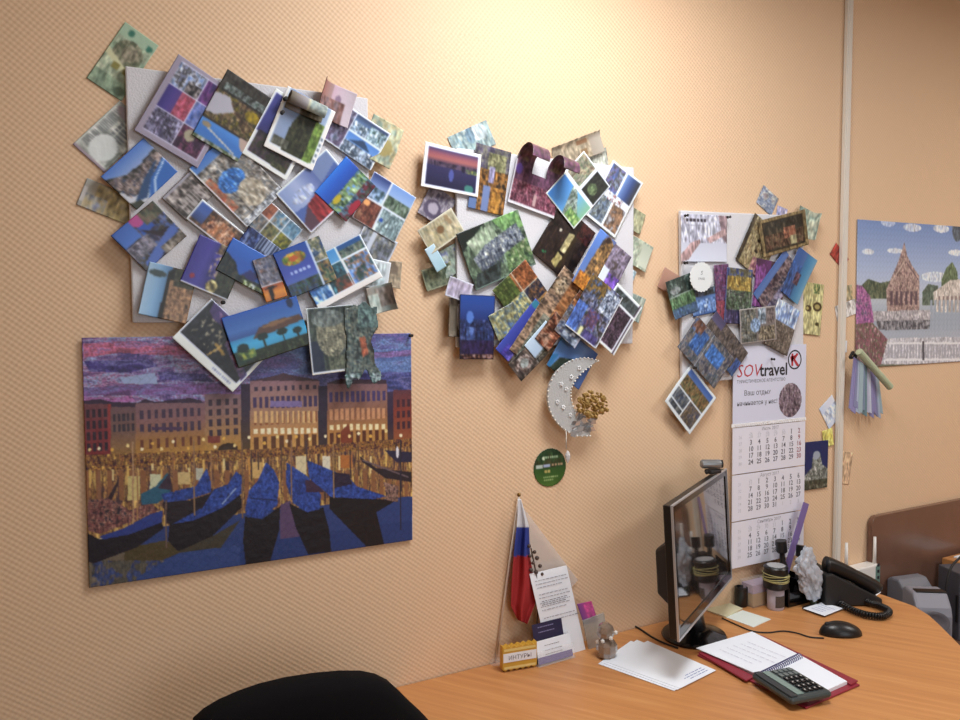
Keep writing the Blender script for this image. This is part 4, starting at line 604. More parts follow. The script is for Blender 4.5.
# ------------------------------------------------------------------ wall calendar for three months
def local_frame(P, U, z):                # text frame on a vertical sheet: x along U, y up, facing the room
    return frame(P, U, (0, 0, 1))
YC = -.0190
BL, BR = W(732.5, 428, YC), W(805, 417.5, YC); BL.z = BR.z = (BL.z+BR.z)/2
CW = BR.x-BL.x
cal = empty('wall_calendar', (BL.x, -.0, BL.z), 'quarterly wall calendar for three summer months, hanging below the right tile', 'calendar')
HT = .232
def calM(y, z=0.): return frame((0, y, z), (1, 0, 0), (0, 0, 1))
hdr = box('header_sheet', (0, YC-.0008, .006), (CW, YC+.0008, HT), M['cal'], cal)
TM = calM(YC-.0012)
def cl(px, py):                           # photo place -> header coordinates
    p = W(px, py, YC)-BL; return p.x, p.z
x0, zb = cl(736, 381)
a = text_mesh([('SOV', .012, .142, .053, 'LEFT', .22, -.004)], TM, 'red_lettering', M['inkred'], hdr)
text_mesh([('travel', .108, .142, .052, 'LEFT', 0, .02)], TM, 'black_lettering', M['ink'], hdr)
text_mesh([('ТУРИСТИЧЕСКОЕ АГЕНТСТВО', .014, .124, .0135, 'LEFT', 0, 0)], TM, 'small_lettering', M['inkmid'], hdr)
text_mesh([('Ваш отдых', .100, .087, .0215, 'CENTER', 0, .004), ('начинается у нас!', .100, .058, .0195, 'CENTER', 0, .004)], TM, 'slogan_lettering', M['inkmid'], hdr)
def ring_pts(cx, cy, rx, ry, n=32): return [(cx+rx*math.cos(2*math.pi*k/n), cy+ry*math.sin(2*math.pi*k/n)) for k in range(n)]
bm = bmesh.new(); o_, i_ = ring_pts(.258, .186, .030, .030), ring_pts(.258, .186, .0255, .0255)
va = [bm.verts.new(TM @ Vector((x, y, 0))) for x, y in o_]; vb = [bm.verts.new(TM @ Vector((x, y, 0))) for x, y in i_]
for k in range(32): bm.faces.new((va[k], va[(k+1) % 32], vb[(k+1) % 32], vb[k]))
fin(bm, 'logo_ring', M['ink'], hdr)
bm = bmesh.new()
for q in (((.243, .167), (.251, .167), (.251, .205), (.243, .205)), ((.250, .190), (.266, .206), (.274, .203), (.255, .183)), ((.251, .184), (.268, .165), (.278, .168), (.259, .188)), ((.238, .196), (.262, .200), (.243, .176))):
    bm.faces.new([bm.verts.new(TM @ Vector((x, y, .0002))) for x, y in q])
fin(bm, 'logo_letter', M['inkred'], hdr)
gx, gz = cl(790, 400)
sheet('globe_print', Vector((gx-.05, YC-.0012, gz+.052)), (.1, 0, 0), (0, 0, -.104), [('f', '#8a7480'), ('n', 0, 0, 1, 1, .07, '#5c4c58 #84707c #b0a0a4 #7c6468 #c4b8b8 #6c5c60')], None, None, mt=PRINT, thick=0, parent=hdr, keep=lambda a, b: (a-.5)**2+(b-.5)**2 < .25)
# spiral along the fold
bm = bmesh.new(); nco = 34
add_box(bm, (-.004, YC-.001, -.004), (CW+.004, YC+.001, .006))
pts = []
for k in range(nco*10):
    t = k/(nco*10); an = 2*math.pi*nco*t; pts.append((.004+(CW-.008)*t, YC-.0005+.004*math.cos(an), .001+.0055*math.sin(an)))
add_tube(bm, pts, .0009, 5); fin(bm, 'spiral_binding', mat('white_wire', '#f2f2f4', .3), cal, smooth=False)
MONTHS = (('Июль 2017', 5, 31, 30, 26), ('Август 2017', 1, 31, 31, 31), ('Сентябрь 2017', 4, 30, 31, 35))
BH = .1365
for m_, (title, first, nd, prevd, wk) in enumerate(MONTHS):
    zt = -.006-m_*(BH+.003)
    bl = box('month_sheet', (.0, YC-.0015, zt-BH), (CW, YC+.0005, zt), M['calm'], cal)
    T = calM(YC-.0019, zt); X0, DX, Y0, DY = .074, .0345, -.034, .0195
    Tg, Tr, Td, Tt = [], [], [], []
    Tt.append((title, CW/2, -.0145, .0145, 'CENTER', 0, 0))
    for c, wn in enumerate(('Пн', 'Вт', 'Ср', 'Чт', 'Пт', 'Сб', 'Вс')): Tg.append((wn, X0+DX*c, -.0225, .0075, 'CENTER', 0, 0))
    day = 1-first
    for r in range(6):
        if r == 5 and day > nd: break
        if r == 5: break
        Tg.append((str(wk+r), .03, Y0-DY*r, .014, 'CENTER', 0, 0))
        for c in range(7):
            d = day; day += 1; it = (X0+DX*c, Y0-DY*r)
            if d < 1: Tg.append((str(prevd+d), it[0], it[1], .017, 'CENTER', 0, 0))
            elif d > nd: Tg.append((str(d-nd), it[0], it[1], .017, 'CENTER', 0, 0))
            else: (Tr if c == 6 and m_ == 0 else Td).append((str(d), it[0], it[1], .0205, 'CENTER', 0, .012))
    text_mesh(Td, T, 'day_numbers', M['inkmid'] if m_ else mat('day_ink', '#5c5a66', .6), bl)
    if Tr: text_mesh(Tr, T, 'sunday_numbers', mat('sunday_ink', '#a05860', .6), bl)
    text_mesh(Tg, T, 'pale_numbers', M['inkpale'], bl); text_mesh(Tt, T, 'month_title', M['inkgrey'], bl)

# ---- cards of the right board
card('C', (681, 214), (727, 215.5), (681, 262), [('g', 0, 0, 1, 1, '#b8b4bc #c4c2c8 #d0d0d4'), ('n', 0, 0, 1, .6, .3, '#aeaab4 #bcb8c0 #c8c6cc'), ('pn', [.8, 0, 1, 0, 1, .6, .9, .5, .84, .2], .15, '#a88c8c #94787c #b89c98'), ('pn', [.55, .5, .95, .28, 1, .4, .62, .6], .12, '#c8a49c #b8948c'), ('pn', [.0, .85, .2, .6, .4, .52, .42, .58, .15, .95, 0, 1], .12, '#c4a098 #b48c84'), ('w', .1, .1, .55, .17, 6, 1, '#4c444c', .7), ('w', .1, .22, .45, .25, 12, 1, '#8c8890', .6)], 'pale grey poster card with soft pink shapes, top left of right tile', 'card', 1.2)
card('C', (690, 290), (719, 286), (694, 316), [('g', 0, 0, 1, 1, '#4c5c74 #5c84bc #7ca4d0 #3c64a0'), ('n', 0, .4, 1, .9, .1, '#5c84bc #90b0d8 #3c68a8 #c0d0e0'), ('n', 0, 0, 1, .3, .1, '#3c4c48 #5c6870 #6c7c9c')], 'blue water postcard right of the green garden postcard, left of right tile')
card('C', (713, 265), (728, 264), (718, 325), [('f', '#7c4060'), ('n', 0, 0, 1, 1, .08, '#6c3458 #944870 #5c3c78 #b07080 #4c4478'), ('n', 0, .6, 1, 1, .1, '#a03848 #b85c68 #5c3440')], 'narrow magenta and red postcard under the yellow cafe postcard on right tile')
card('C', (665, 282), (690, 273), (674, 320), [('f', '#4c6450'), ('n', 0, 0, 1, .5, .1, '#2c3c34 #4c5c50 #3c4c44 #7c8c7c'), ('n', 0, .45, 1, .75, .1, '#5c8450 #84a874 #3c6440'), ('n', 0, .75, 1, 1, .1, '#3c5474 #5c7ca0 #44646c'), ('en', .3, .3, .2, .1, .08, '#a0a49c #808880'), ('l', 0, .45, 1, .42, .03, '#a8b4a4')], 'green garden-pond postcard sticking out left of the right tile', lift=[(0, 1, .006)])
card('C', (756, 216), (782, 235), (733, 259), [('f', '#a89464'), ('n', 0, 0, 1, 1, .08, '#8c7848 #b4a06c #c8b888 #7c6444 #a88c58'), ('n', 0, 0, .12, 1, .08, '#4c4034 #6c5c40'), ('n', .5, .7, 1, 1, .08, '#8c4c5c #c07c84 #b89c78'), ('e', .45, .4, .05, .03, '#3c2c20'), ('e', .5, .6, .06, .03, '#3c2c20')], 'ochre patterned postcard left of the gold-framed painting on right tile')
card('C', (757, 258), (786, 264), (752, 306), [('g', 0, 0, 1, 1, '#5c3450 #7c3c7c #5c2c48', 1), ('n', 0, .1, .4, 1, .25, '#6c3468 #8c4890 #a85ca0 #5c2c54'), ('n', .5, 0, 1, .6, .2, '#3c2830 #5c3c48 #6c4450')], 'purple cloth postcard in the middle of the right tile')
card('C', (727, 267), (753, 270), (724, 323), [('f', '#4c5450'), ('n', 0, 0, 1, .25, .1, '#3c4c7c #54649c #8c8450 #5c5448'), ('n', .05, .15, .95, .4, .09, '#c09c40 #a07c34 #d4b854 #6c5c3c'), ('n', 0, .4, 1, .75, .08, '#3c4c38 #5c7450 #7c9470 #34343c #a8b090'), ('n', 0, .75, 1, 1, .08, '#3c3c60 #5c5078 #343054 #7c7094'), ('r', 0, 0, .04, 1, '#5c68a0')], 'tall postcard with a yellow awning over green tables, centre of right tile')
card('C', (750, 292), (786, 254), (768, 311), [('f', '#5c6c94'), ('g', 0, 0, 1, .35, '#4c70b0 #5c80b8 #5474ac'), ('n', 0, .28, 1, .7, .09, '#4c3c4c #7c6064 #a08880 #3c3c50'), ('n', 0, .7, 1, 1, .1, '#5c5c7c #847c94 #a89ca8 #44405c')], 'postcard of palaces along a blue canal, right half of right tile')
card('C', (800, 249), (817, 261), (779, 291), [('g', 0, 0, .5, 1, '#4468a4 #3c68a8 #5474a8', 1), ('g', .5, 0, 1, 1, '#3c7ca8 #4c94b8 #78a8bc', 1), ('n', 0, .3, .5, 1, .15, '#34548c #3c68a8 #4c5c84'), ('n', .35, .45, .6, .7, .08, '#5c3c4c #7c5c68')], 'tall blue beach postcard at the right edge of the right tile', lift=[(1, 0, .008)])
card('C', (759, 223), (804, 207), (763, 260), [('f', '#8c7448'), ('n', 0, 0, 1, 1, .05, '#7c6438 #a08854 #94784c'), ('r', .07, .09, .93, .9, '#3c2c1c'), ('n', .1, .12, .9, .88, .08, '#2c2820 #4c4434 #3c3c34 #6c5c40'), ('n', .1, .45, .9, .85, .07, '#3c2c20 #6c4430 #8c6c4c #5c4c34'), ('n', .5, .35, .75, .65, .06, '#a85c3c #c0845c #7c4030'), ('n', .62, .6, .75, .85, .05, '#c8bc88 #a09464')], 'postcard of a dark painting in a gold frame, top right of right tile', lift=[(1, 0, .006)])
card('C', (779, 299), (801, 311), (764, 344), [('g', 0, 0, 1, .5, '#9cacc8 #c4ccd8 #8ca4c8'), ('n', 0, 0, 1, .45, .15, '#7c98c8 #a8bcd8 #d4d8e0'), ('n', 0, .42, 1, 1, .06, '#5c5044 #8c7c68 #6c5c50 #a49480 #443c34')], 'postcard of a cloudy sky above brown reeds, right side above the calendar')
card('C', (715, 320), (753, 350), (694, 338), [('f', '#6c605c'), ('n', 0, 0, 1, 1, .07, '#4c4440 #7c6c60 #5c5450 #94806c #3c3c48'), ('g', .0, 0, .3, .3, '#5c5474 #6c6488'), ('n', 0, .85, 1, 1, .1, '#3c5c84 #4c6c94 #30486c'), ('n', .85, .45, 1, .85, .1, '#3c5c98 #4c6cac')], 'brown rooftop postcard with blue corners, lower middle of right tile')
card('C', (698, 316), (734, 358), (677, 347), [('f', '#5c6c84'), ('n', 0, 0, 1, 1, .07, '#54586c #84807c #a08c78 #4c5c78 #6c7468'), ('n', .15, .15, .4, .75, .08, '#3468b0 #4c84c8 #2c5898 #6c98cc'), ('n', .5, .2, .85, .6, .08, '#3c78c4 #4c88cc #34609c'), ('n', .0, .0, .25, .35, .06, '#6c4438 #9c6c50 #4c6c98'), ('l', .45, 0, .45, 1, .02, '#b0b8bc')], 'blue and grey aerial postcard of pools, lower left of right tile')
card('C', (739, 309), (775, 306), (741, 344), [('f', '#8c8078'), ('b', .03, '#b0a498'), ('n', .05, .05, .45, .95, .07, '#3c3c38 #6c6c60 #94948c #50584c #a8987c'), ('n', .5, .05, .72, .5, .07, '#5c6c74 #94a4ac #c4c8cc'), ('n', .76, .05, .96, .5, .07, '#6c5c54 #a09088 #504848'), ('n', .5, .55, .96, .95, .07, '#5c5040 #8c7c60 #b8a888 #34302c'), ('en', .42, .5, .14, .2, .05, '#7c94b0 #a8c0d4 #4c6480')], 'silvery multi-picture postcard just above the calendar heading')
card('C', (691, 366), (717.5, 398), (662, 401), [('f', '#d8dcd8'), ('pn', [.08, .06, .92, .06, .92, .5, .08, .5], .07, '#3c5c94 #6c7c9c #8c7454 #5c6c40 #a86c48'), ('g', .08, .06, .92, .2, '#3c68b0 #5c80bc'), ('n', .08, .2, .92, .48, .06, '#6c6c44 #8c8454 #b07848 #4c5840'), ('n', .08, .53, .5, .78, .06, '#5c6c84 #8c8c80 #3c4c68'), ('n', .53, .53, .92, .92, .06, '#6c5c48 #9c8460 #4c5068 #7c6c54'), ('n', .08, .81, .5, .92, .06, '#3c4c5c #7c7c74')], 'white-bordered photo collage postcard hanging below the right tile, left of the calendar', lift=[(0, 1, .006)])
# scalloped white round card
c0 = W(701.5, 277, -.036); t = empty('round_tag', c0, 'round white scalloped tag with fine lettering, on the right tile', 'tag')
pts = []
for k in range(120):
    an = 2*math.pi*k/120; r = .042+.0014*math.cos(an*24); pts.append((r*math.cos(an), 0, r*math.sin(an)*.98))
prism('disc', pts, (0, .0012, 0), mat('pearl_card', '#e2e8ea', .35), t)
text_mesh([('S', 0, .006, .016, 'CENTER', .2, 0), ('SWISS', 0, -.008, .009, 'CENTER', 0, 0)], frame((0, -.0004, 0), (1, 0, 0), (0, 0, 1)), 'lettering', M['inkmid'], t)

# ---- slips beside and behind the trunking
card('T', (836, 243), (849, 259), (829.5, 254), [('f', '#b0483c'), ('n', 0, 0, 1, 1, .5, '#a84438 #b85444')], 'small red diamond-shaped slip tucked behind the white cable trunking', 'slip', 1.1, True)
card('T', (838, 288), (852, 284), (839, 303), [('f', '#c4a87c'), ('n', 0, 0, 1, 1, .2, '#b49c70 #ccb48c #a4a080 #c0ac88')], 'small tan slip right of the trunking, above the white one', 'slip', 1.1, True)
card('T', (835, 307), (855, 298), (837, 322), [('f', '#dcd4c8'), ('n', 0, 0, 1, 1, .4, '#d8d0c4 #e4dcd0')], 'cream slip tucked behind the trunking, left of the temple jigsaw', 'slip', 1.15, True)
card('T', (837, 340), (847, 341), (837, 352), [('f', '#e0dcd8')], 'tiny white slip behind the trunking, beside the leaflet bundle hook', 'slip', 1.15, True)
card('T', (819.5, 409), (832, 394), (829, 430), [('g', 0, 0, 1, 1, '#c8d0dc #d8d8dc #dcd8d4', 1), ('n', 0, .3, 1, .8, .3, '#c4ccd8 #dcdcdc')], 'pale blue-white slip behind the trunking, right of the calendar', 'slip', 1.15, True)
card('T', (822, 431), (832, 428), (824, 448), [('f', '#d8cc74'), ('n', 0, 0, 1, 1, .4, '#d4c870 #e0d888 #c8b860')], 'small yellow sticky note at the left edge of the trunking', 'slip', 1.15, base=-.004)
card('T', (841, 450), (851, 454), (840, 482), [('f', '#d8b894'), ('n', 0, 0, 1, 1, .3, '#d4b490 #dcbc98 #ccac8c')], 'faint beige slip right of the trunking below the leaflet bundle', 'slip', 1.1, True)
card('T', (805, 442), (828, 440.5), (804.5, 490), [('g', 0, 0, 1, 1, '#28386c #2c3c70 #343c5c'), ('pn', [.35, .3, .65, .25, .75, .5, 1, .6, 1, 1, 0, 1, 0, .7, .3, .55], .08, '#7c8078 #a4a498 #54584c #8c8c84 #c0bcb0'), ('e', .5, .3, .15, .09, '#a8acb0'), ('n', 0, .8, 1, 1, .08, '#3c4434 #6c705c #544c3c #8c8c78')], 'postcard of a pale stone statue against navy sky, right of the calendar', gain=1.15, base=-.003)

# ------------------------------------------------------------------ push pins
def pin(px, py, y, label):
    p = W(px, py, y); t = empty('push_pin', (p.x, y, p.z), label, 'pin', 'push pins'); R_ = Matrix.Rotation(math.pi/2, 4, 'X')
    lathe('head', [(.0042, .006), (.0042, .0075), (.0022, .0095), (.0022, .014), (.0038, .0155), (.0038, .017), (.001, .0175)], M['blackm'], t, 12, R_)
    tube('needle', [(0, -.006, 0), (0, .004, 0)], .0006, M['chrome'], t, 6)
pin(284, 100, -.040, 'black push pin holding the rolled note on the left tile')
pin(281, 113.5, -.042, 'black push pin on the corner of the cypress tree postcard')
pin(683.5, 216, -.0225, 'black push pin at the top left corner of the pale grey poster card')
pin(726, 217.5, -.0225, 'black push pin at the top right corner of the pale grey poster card')
pin(683, 263, -.0225, 'black push pin at the lower left corner of the pale grey poster card')
pin(692, 367.5, -.027, 'black push pin holding the collage postcard left of the calendar')
pin(770, 359, -.020, 'black push pin in the calendar heading')
pin(409, 335.5, -.007, 'black push pin at the top right corner of the canal jigsaw')
pin(222, 302.5, -.036, 'black push pin in the palm night postcard')

# ------------------------------------------------------------------ moon ornament and green sticker
mo = W(572, 398, -.035); t = empty('moon_ornament', mo, 'clear beaded crescent moon ornament with gold flowers hanging below the middle tile', 'ornament')
def ml(px, py, d=0.): q = W(px, py, -.035)-mo; return (q.x, d, q.z)
outer = smooth_path([ml(*p) for p in ((598, 361), (588, 358), (576, 359), (565, 364), (554, 375), (548, 391), (549, 407), (555, 420), (565, 430), (577, 436), (590, 436))], 6)
inner = smooth_path([ml(*p) for p in ((592, 424), (582, 419), (575, 410), (571, 399), (571, 390), (575, 381), (583, 372), (591, 366))], 6)
mg = mat('crescent_glass', '#dcdedf', .18, alpha=.72, noise=.35, nscale=260, bump=.8, bscale=240)
prism('crescent', list(outer)+list(inner), (0, .007, 0), mg, t, bevel=.002)
bm = bmesh.new()
for path in (outer, inner):
    for p in path[::2]: bmesh.ops.create_uvsphere(bm, u_segments=6, v_segments=5, radius=.0024, matrix=Matrix.Translation(p+Vector((0, -.001, 0))))
fin(bm, 'beaded_edge', mat('pearl_beads', '#ece8e0', .3), t, smooth=True)
for (px, py) in ((579, 368), (571, 377), (561, 384), (566, 389), (557, 402), (563, 407), (570, 415)):
    bm = bmesh.new()
    for k in range(5):
        an = k*2*math.pi/5; bmesh.ops.create_uvsphere(bm, u_segments=6, v_segments=5, radius=.0022, matrix=Matrix.Translation(Vector(ml(px, py, -.002))+Vector((.0038*math.cos(an), 0, .0038*math.sin(an)))))
    fin(bm, 'rhinestone_flower', mat('rhinestone', '#f0f2f4', .1, spec=1), t, smooth=True)
rng = random.Random(4); bm = bmesh.new()
for k in range(120):
    an = rng.random()*6.28; r = math.sqrt(rng.random()); px, py = 589+15*r*math.cos(an), 404+13*r*math.sin(an)
    c = Vector(ml(px, py, -.006-rng.random()*.012)); bmesh.ops.create_icosphere(bm, subdivisions=1, radius=.0035+.004*rng.random(), matrix=Matrix.Translation(c) @ Matrix.Scale(.5, 4, (rng.random(), rng.random(), .3)))
fin(bm, 'dried_flowers', mat('dried_gold_flowers', '#c4a05c', .7, noise=.5, nscale=300), t)
bm = bmesh.new()
for k in range(34):
    an = math.radians(rng.uniform(-60, 50)); c = Vector(ml(580+rng.uniform(-10, 10), 422+rng.uniform(-9, 9), -.004)); s_ = Vector((math.cos(an), rng.uniform(-.4, .1), math.sin(an)))*rng.uniform(.012, .024); w_ = Vector((-math.sin(an), -.5, math.cos(an)))*.008
    bm.faces.new([bm.verts.new(q) for q in (c, c+s_*.5-w_, c+s_, c+s_*.5+w_)])
fin(bm, 'foil_bow', mat('silver_foil', '#d6dadf', .2, .6), t, solid=.0005)
tube('cord', [ml(566, 431, -.001), ml(566, 449, -.001)], .0011, mat('silver_cord', '#dcdad4', .5), t, 6)
lathe('crystal_drop', [(.001, .012), (.004, .008), (.007, 0), (.006, -.01), (.001, -.02)], mat('crystal', '#e6e8ec', .05, alpha=.7, spec=1), t, 7, Matrix.Translation(Vector(ml(567, 455, -.003))), smooth=False)
oc = W(550, 467.5, -.0015)
t = empty('round_sticker', oc, 'dark green round sticker with white print on the wall below the moon ornament', 'sticker')
rr = (W(566, 467, -.0015).x-W(534, 467, -.0015).x)/2
g = sheet('disc', Vector((-rr, 0, rr)), (2*rr, 0, 0), (0, 0, -2*rr), [('g', 0, 0, 1, 1, '#29482c #2f502c #3c602c #527230'), ('n', 0, 0, 1, .5, .3, '#243f28 #335030 #3f4028'), ('w', .28, .2, .75, .27, 7, 1, '#a8c4a0', .7), ('e', .3, .25, .04, .05, '#d8e4c8'), ('r', .08, .4, .27, .5, '#b8c8c0'), ('r', .29, .4, .5, .49, '#a8b8d8'), ('w', .54, .4, .9, .47, 4, 1, '#c0a080', .7), ('w', .32, .56, .5, .63, 2, 1, '#c0b068', .8), ('w', .28, .72, .75, .76, 8, 1, '#a8c080', .7), ('w', .3, .8, .6, .84, 5, 1, '#a8c080', .7)], None, None, gain=1.0, step=.0018, thick=.0006, parent=t, keep=lambda a, b: (a-.5)**2+(b-.5)**2 < .25)

# ------------------------------------------------------------------ bundle of leaflets on a hook, right of the trunking
Pb = W(856, 355, -.03); t = empty('leaflet_bundle', Pb, 'bundle of folded lilac leaflets hanging from a black clip below the temple jigsaw', 'leaflets')
def bl_(px, py, y): q = W(px, py, y)-Pb; return q
cols = ['#8c88b4', '#b8b8d0', '#7c8ca4', '#a8b4c8', '#8c84b0', '#c4c8d8', '#6c8890', '#9cb0b8', '#8484a8']
for k in range(14):
    f = k/13; yy = -.050+.0034*abs(k-4); xt = 854+21*f; xb = 849+30*f
    a, b = bl_(xt, 357+15*f, yy), bl_(xt+3.4, 359+15*f, yy-.003); c, d = bl_(xb+4.2, 411+6*f+3*math.sin(k*2.3), yy-.006), bl_(xb, 408+7*f+3*math.sin(k*2.3), yy)
    prism('leaflet', [a, b, c, d], (0, .0022, 0), mat('leaflet_paper_%s' % 'abcdefghi'[k*4 % 9], cols[k*4 % 9], .5), t)
add = bmesh.new(); R0, R1 = bl_(859, 351.5, -.058), bl_(890, 387, -.058)
add_tube(add, [R0, R1], .0115, 14); fin(add, 'rolled_sheet', mat('pale_green_roll', '#c3cfae', .5, noise=.3, nscale=60), t, smooth=False)
bm = bmesh.new()
for k in range(5):
    add_box(bm, (-.013, -.004, -.003), (.013, .004, .003), Matrix.Translation(bl_(851.5+1.2*k, 354.5+(k % 2)*3, -.03)) @ Matrix.Rotation(math.radians(40*k-50), 4, 'Y'))
fin(bm, 'black_clip', M['blackm'], t, bevel=.001)

# ------------------------------------------------------------------ desk
DP = [(.70, -.003), (2.24, -.003), (2.24, -.19), (2.232, -.28), (2.20, -.345), (2.156, -.403), (2.069, -.509), (1.99, -.63), (1.945, -.76), (1.93, -.95), (.70, -.95)]
dk = empty('desk', (1.45, -.45, 0), 'beech-coloured desk with a rounded right end standing against the peach wall', 'desk')
prism('desk_top', [(x-1.45, y+.45, .75) for x, y in DP], (0, 0, -.026), WOOD, dk, bevel=.002)
for x in (-.73, .44): box('side_panel', (x, -.46, 0), (x+.022, .43, .7235), WOOD, dk)
box('modesty_panel', (-.707, .36, .25), (.439, .38, .7235), WOOD, dk)

# chair, only its backrest reaches into the picture
ch = empty('office_chair', (.38, -.42, 0), 'black padded office chair at the left end of the desk, only its rounded backrest showing', 'chair')
yb = -.31; out = [W(*p, yb) for p in ((196, 726), (207, 716), (222, 707), (240, 699), (262, 691), (290, 684), (318, 679.5), (345, 677), (366, 677), (381, 680), (393, 686), (404, 696), (415, 707), (425, 716), (432, 724))]
cx = (out[0].x+out[-1].x)/2; bot = []
for k in range(13):
    an = math.pi*k/12; bot.append(Vector((cx+(out[-1].x-out[0].x)/2*.86*math.cos(an)*(1 if 1 else 0), yb, .60-.10*math.sin(an))))
prof = out+[Vector((out[-1].x+.004, yb, .80)), Vector((out[-1].x+.006, yb, .70))]+bot+[Vector((out[0].x-.01, yb, .70)), Vector((out[0].x-.012, yb, .82))]
bm = bmesh.new(); org = Vector((.38, -.42, 0)); cen = Vector((cx, yb, .75)); rings = []
for f, d in ((.72, .045), (.9, .042), (.97, .034), (1, .02), (1, -.012), (.97, -.026), (.88, -.034), (.7, -.036)):
    rings.append([bm.verts.new(cen+(p-cen)*f+Vector((0, -d+.02, 0))-org) for p in prof])
for a, b in zip(rings, rings[1:]):
    n = len(a)
    for k in range(n): bm.faces.new((a[k], a[(k+1) % n], b[(k+1) % n], b[k]))
bm.faces.new(rings[0]); bm.faces.new(rings[-1][::-1])
fin(bm, 'backrest', M['fabric'], ch, smooth=True)
lathe('seat', [(.10, .42), (.21, .425), (.24, .445), (.245, .47), (.235, .49), (.18, .503), (.05, .505)], M['fabric'], ch, 40, Matrix.Translation((.0, -.14, 0)))
tube('back_support', smooth_path([(0, -.14, .41), (0, .10, .42), (0, .155, .47), (0, .155, .62)], 6), .018, M['blackm'], ch)
lathe('gas_column', [(.03, .09), (.03, .25), (.018, .25), (.018, .42)], M['steel'], ch, 18, Matrix.Translation((0, -.14, 0)))
for k in range(5):
    an = 2*math.pi*k/5+.3; v = Vector((math.cos(an), math.sin(an), 0)); c = Vector((0, -.14, 0))
    lg = tube('leg', [c+v*.02+Vector((0, 0, .11)), c+v*.26+Vector((0, 0, .075))], [.022, .014], M['blackm'], ch)
    bm = bmesh.new(); sd = v.cross(Vector((0, 0, 1)))
    add_lathe(bm, [(.02, -.02), (.027, -.016), (.027, .016), (.02, .02)], 18, Matrix.Translation(c+v*.26+Vector((0, 0, .028))) @ sd.to_track_quat('Z', 'Y').to_matrix().to_4x4()); fin(bm, 'caster', M['black'], lg, smooth=True)

# ------------------------------------------------------------------ monitor and webcam
am = 1.035; dm = Vector((math.sin(am), math.cos(am), 0)); nm = Vector((math.cos(am), -math.sin(am), 0)); tl = .057
um = Vector((0, 0, 1))*math.cos(tl)-nm*math.sin(tl); MW, MH = .512, .316; Nc = Vector((1.274, -.320, .856))
mid = Nc+dm*MW/2; base = D(694, 637, .75)
mn = empty('monitor', (base.x, base.y, .75), 'flat black computer monitor with a silver edge on a round black foot', 'monitor')
MF = Matrix.Translation(-Vector((base.x, base.y, .75))) @ Matrix(((dm.x, um.x, nm.x, Nc.x), (dm.y, um.y, nm.y, Nc.y), (dm.z, um.z, nm.z, Nc.z), (0, 0, 0, 1)))
def mbox(name, lo, hi, mt, par=mn, bev=0.): return box(name, lo, hi, mt, par, bev, MF)
mbox('housing', (0, 0, -.019), (MW, MH, 0), M['black'], bev=.003)
bm = bmesh.new(); bz = .017
for lo, hi in (((.003, .003, 0), (bz, MH-.003, .004)), ((MW-bz, .003, 0), (MW-.003, MH-.003, .004)), ((bz, .003, 0), (MW-bz, bz+.008, .004)), ((bz, MH-bz, 0), (MW-bz, MH-.003, .004))): add_box(bm, lo, hi, MF)
fin(bm, 'bezel', M['gloss'], mn)
bm = bmesh.new()
for lo, hi in (((-.0012, -.0012, .000), (.002, MH+.0012, .0055)), ((MW-.002, -.0012, .000), (MW+.0012, MH+.0012, .0055)), ((.002, -.0012, -.001), (MW-.002, .004, .0055)), ((.002, MH-.002, .000), (MW-.002, MH+.0012, .0055))): add_box(bm, lo, hi, MF)
fin(bm, 'silver_edge', M['silver'], mn)
mbox('screen', (bz, bz+.008, 0), (MW-bz, MH-bz, .0015), mat('screen_glass', '#2b2624', .07, spec=1., coat=1.))
bm = bmesh.new(); bb = [MF @ Vector(p) for p in ((.06, .04, -.019), (.45, .04, -.019), (.45, .22, -.019), (.06, .22, -.019))]; b2 = [MF @ Vector(p) for p in ((.09, .07, -.075), (.42, .07, -.075), (.42, .18, -.075), (.09, .18, -.075))]
va = [bm.verts.new(p) for p in bb]; vb = [bm.verts.new(p) for p in b2]; bm.faces.new(va); bm.faces.new(vb)
for k in range(4): bm.faces.new((va[k], va[(k+1) % 4], vb[(k+1) % 4], vb[k]))
fin(bm, 'rear_cover', M['blackm'], mn, bevel=.008)
q = MF @ Vector((MW/2, .09, -.058)); bm = bmesh.new(); add_tube(bm, [(0, 0, .012), (0, 0, .06), q], [.034, .024, .026], 14); fin(bm, 'neck', M['black'], mn, smooth=True)
lathe('foot', [(.084, 0), (.086, .006), (.082, .012), (.06, .018), (.04, .026), (.02, .028)], M['gloss'], mn, 48)
wp = Nc+dm*(MW*.80)+um*(MH+.002)-nm*.008
wc = empty('webcam', wp, 'small silver webcam clipped on the top edge of the monitor', 'webcam')
Rw = (Vector((.88, -.48, .0)).normalized()).to_track_quat('Z', 'Y').to_matrix().to_4x4()
lathe('body', [(.009, -.034), (.0125, -.030), (.0125, .018), (.011, .021)], mat('webcam_shell', '#8e9092', .3, .5), wc, 20, Matrix.Translation((0, 0, .028)) @ Rw)
lathe('lens', [(.0112, .021), (.0112, .026), (.007, .026), (.007, .024)], M['black'], wc, 20, Matrix.Translation((0, 0, .028)) @ Rw)
bm = bmesh.new(); add_box(bm, (-.02, -.014, .002), (.02, .014, .014)); add_box(bm, (-.028, -.004, .0015), (-.018, .004, .012)); fin(bm, 'mount', M['blackm'], wc, bevel=.004)
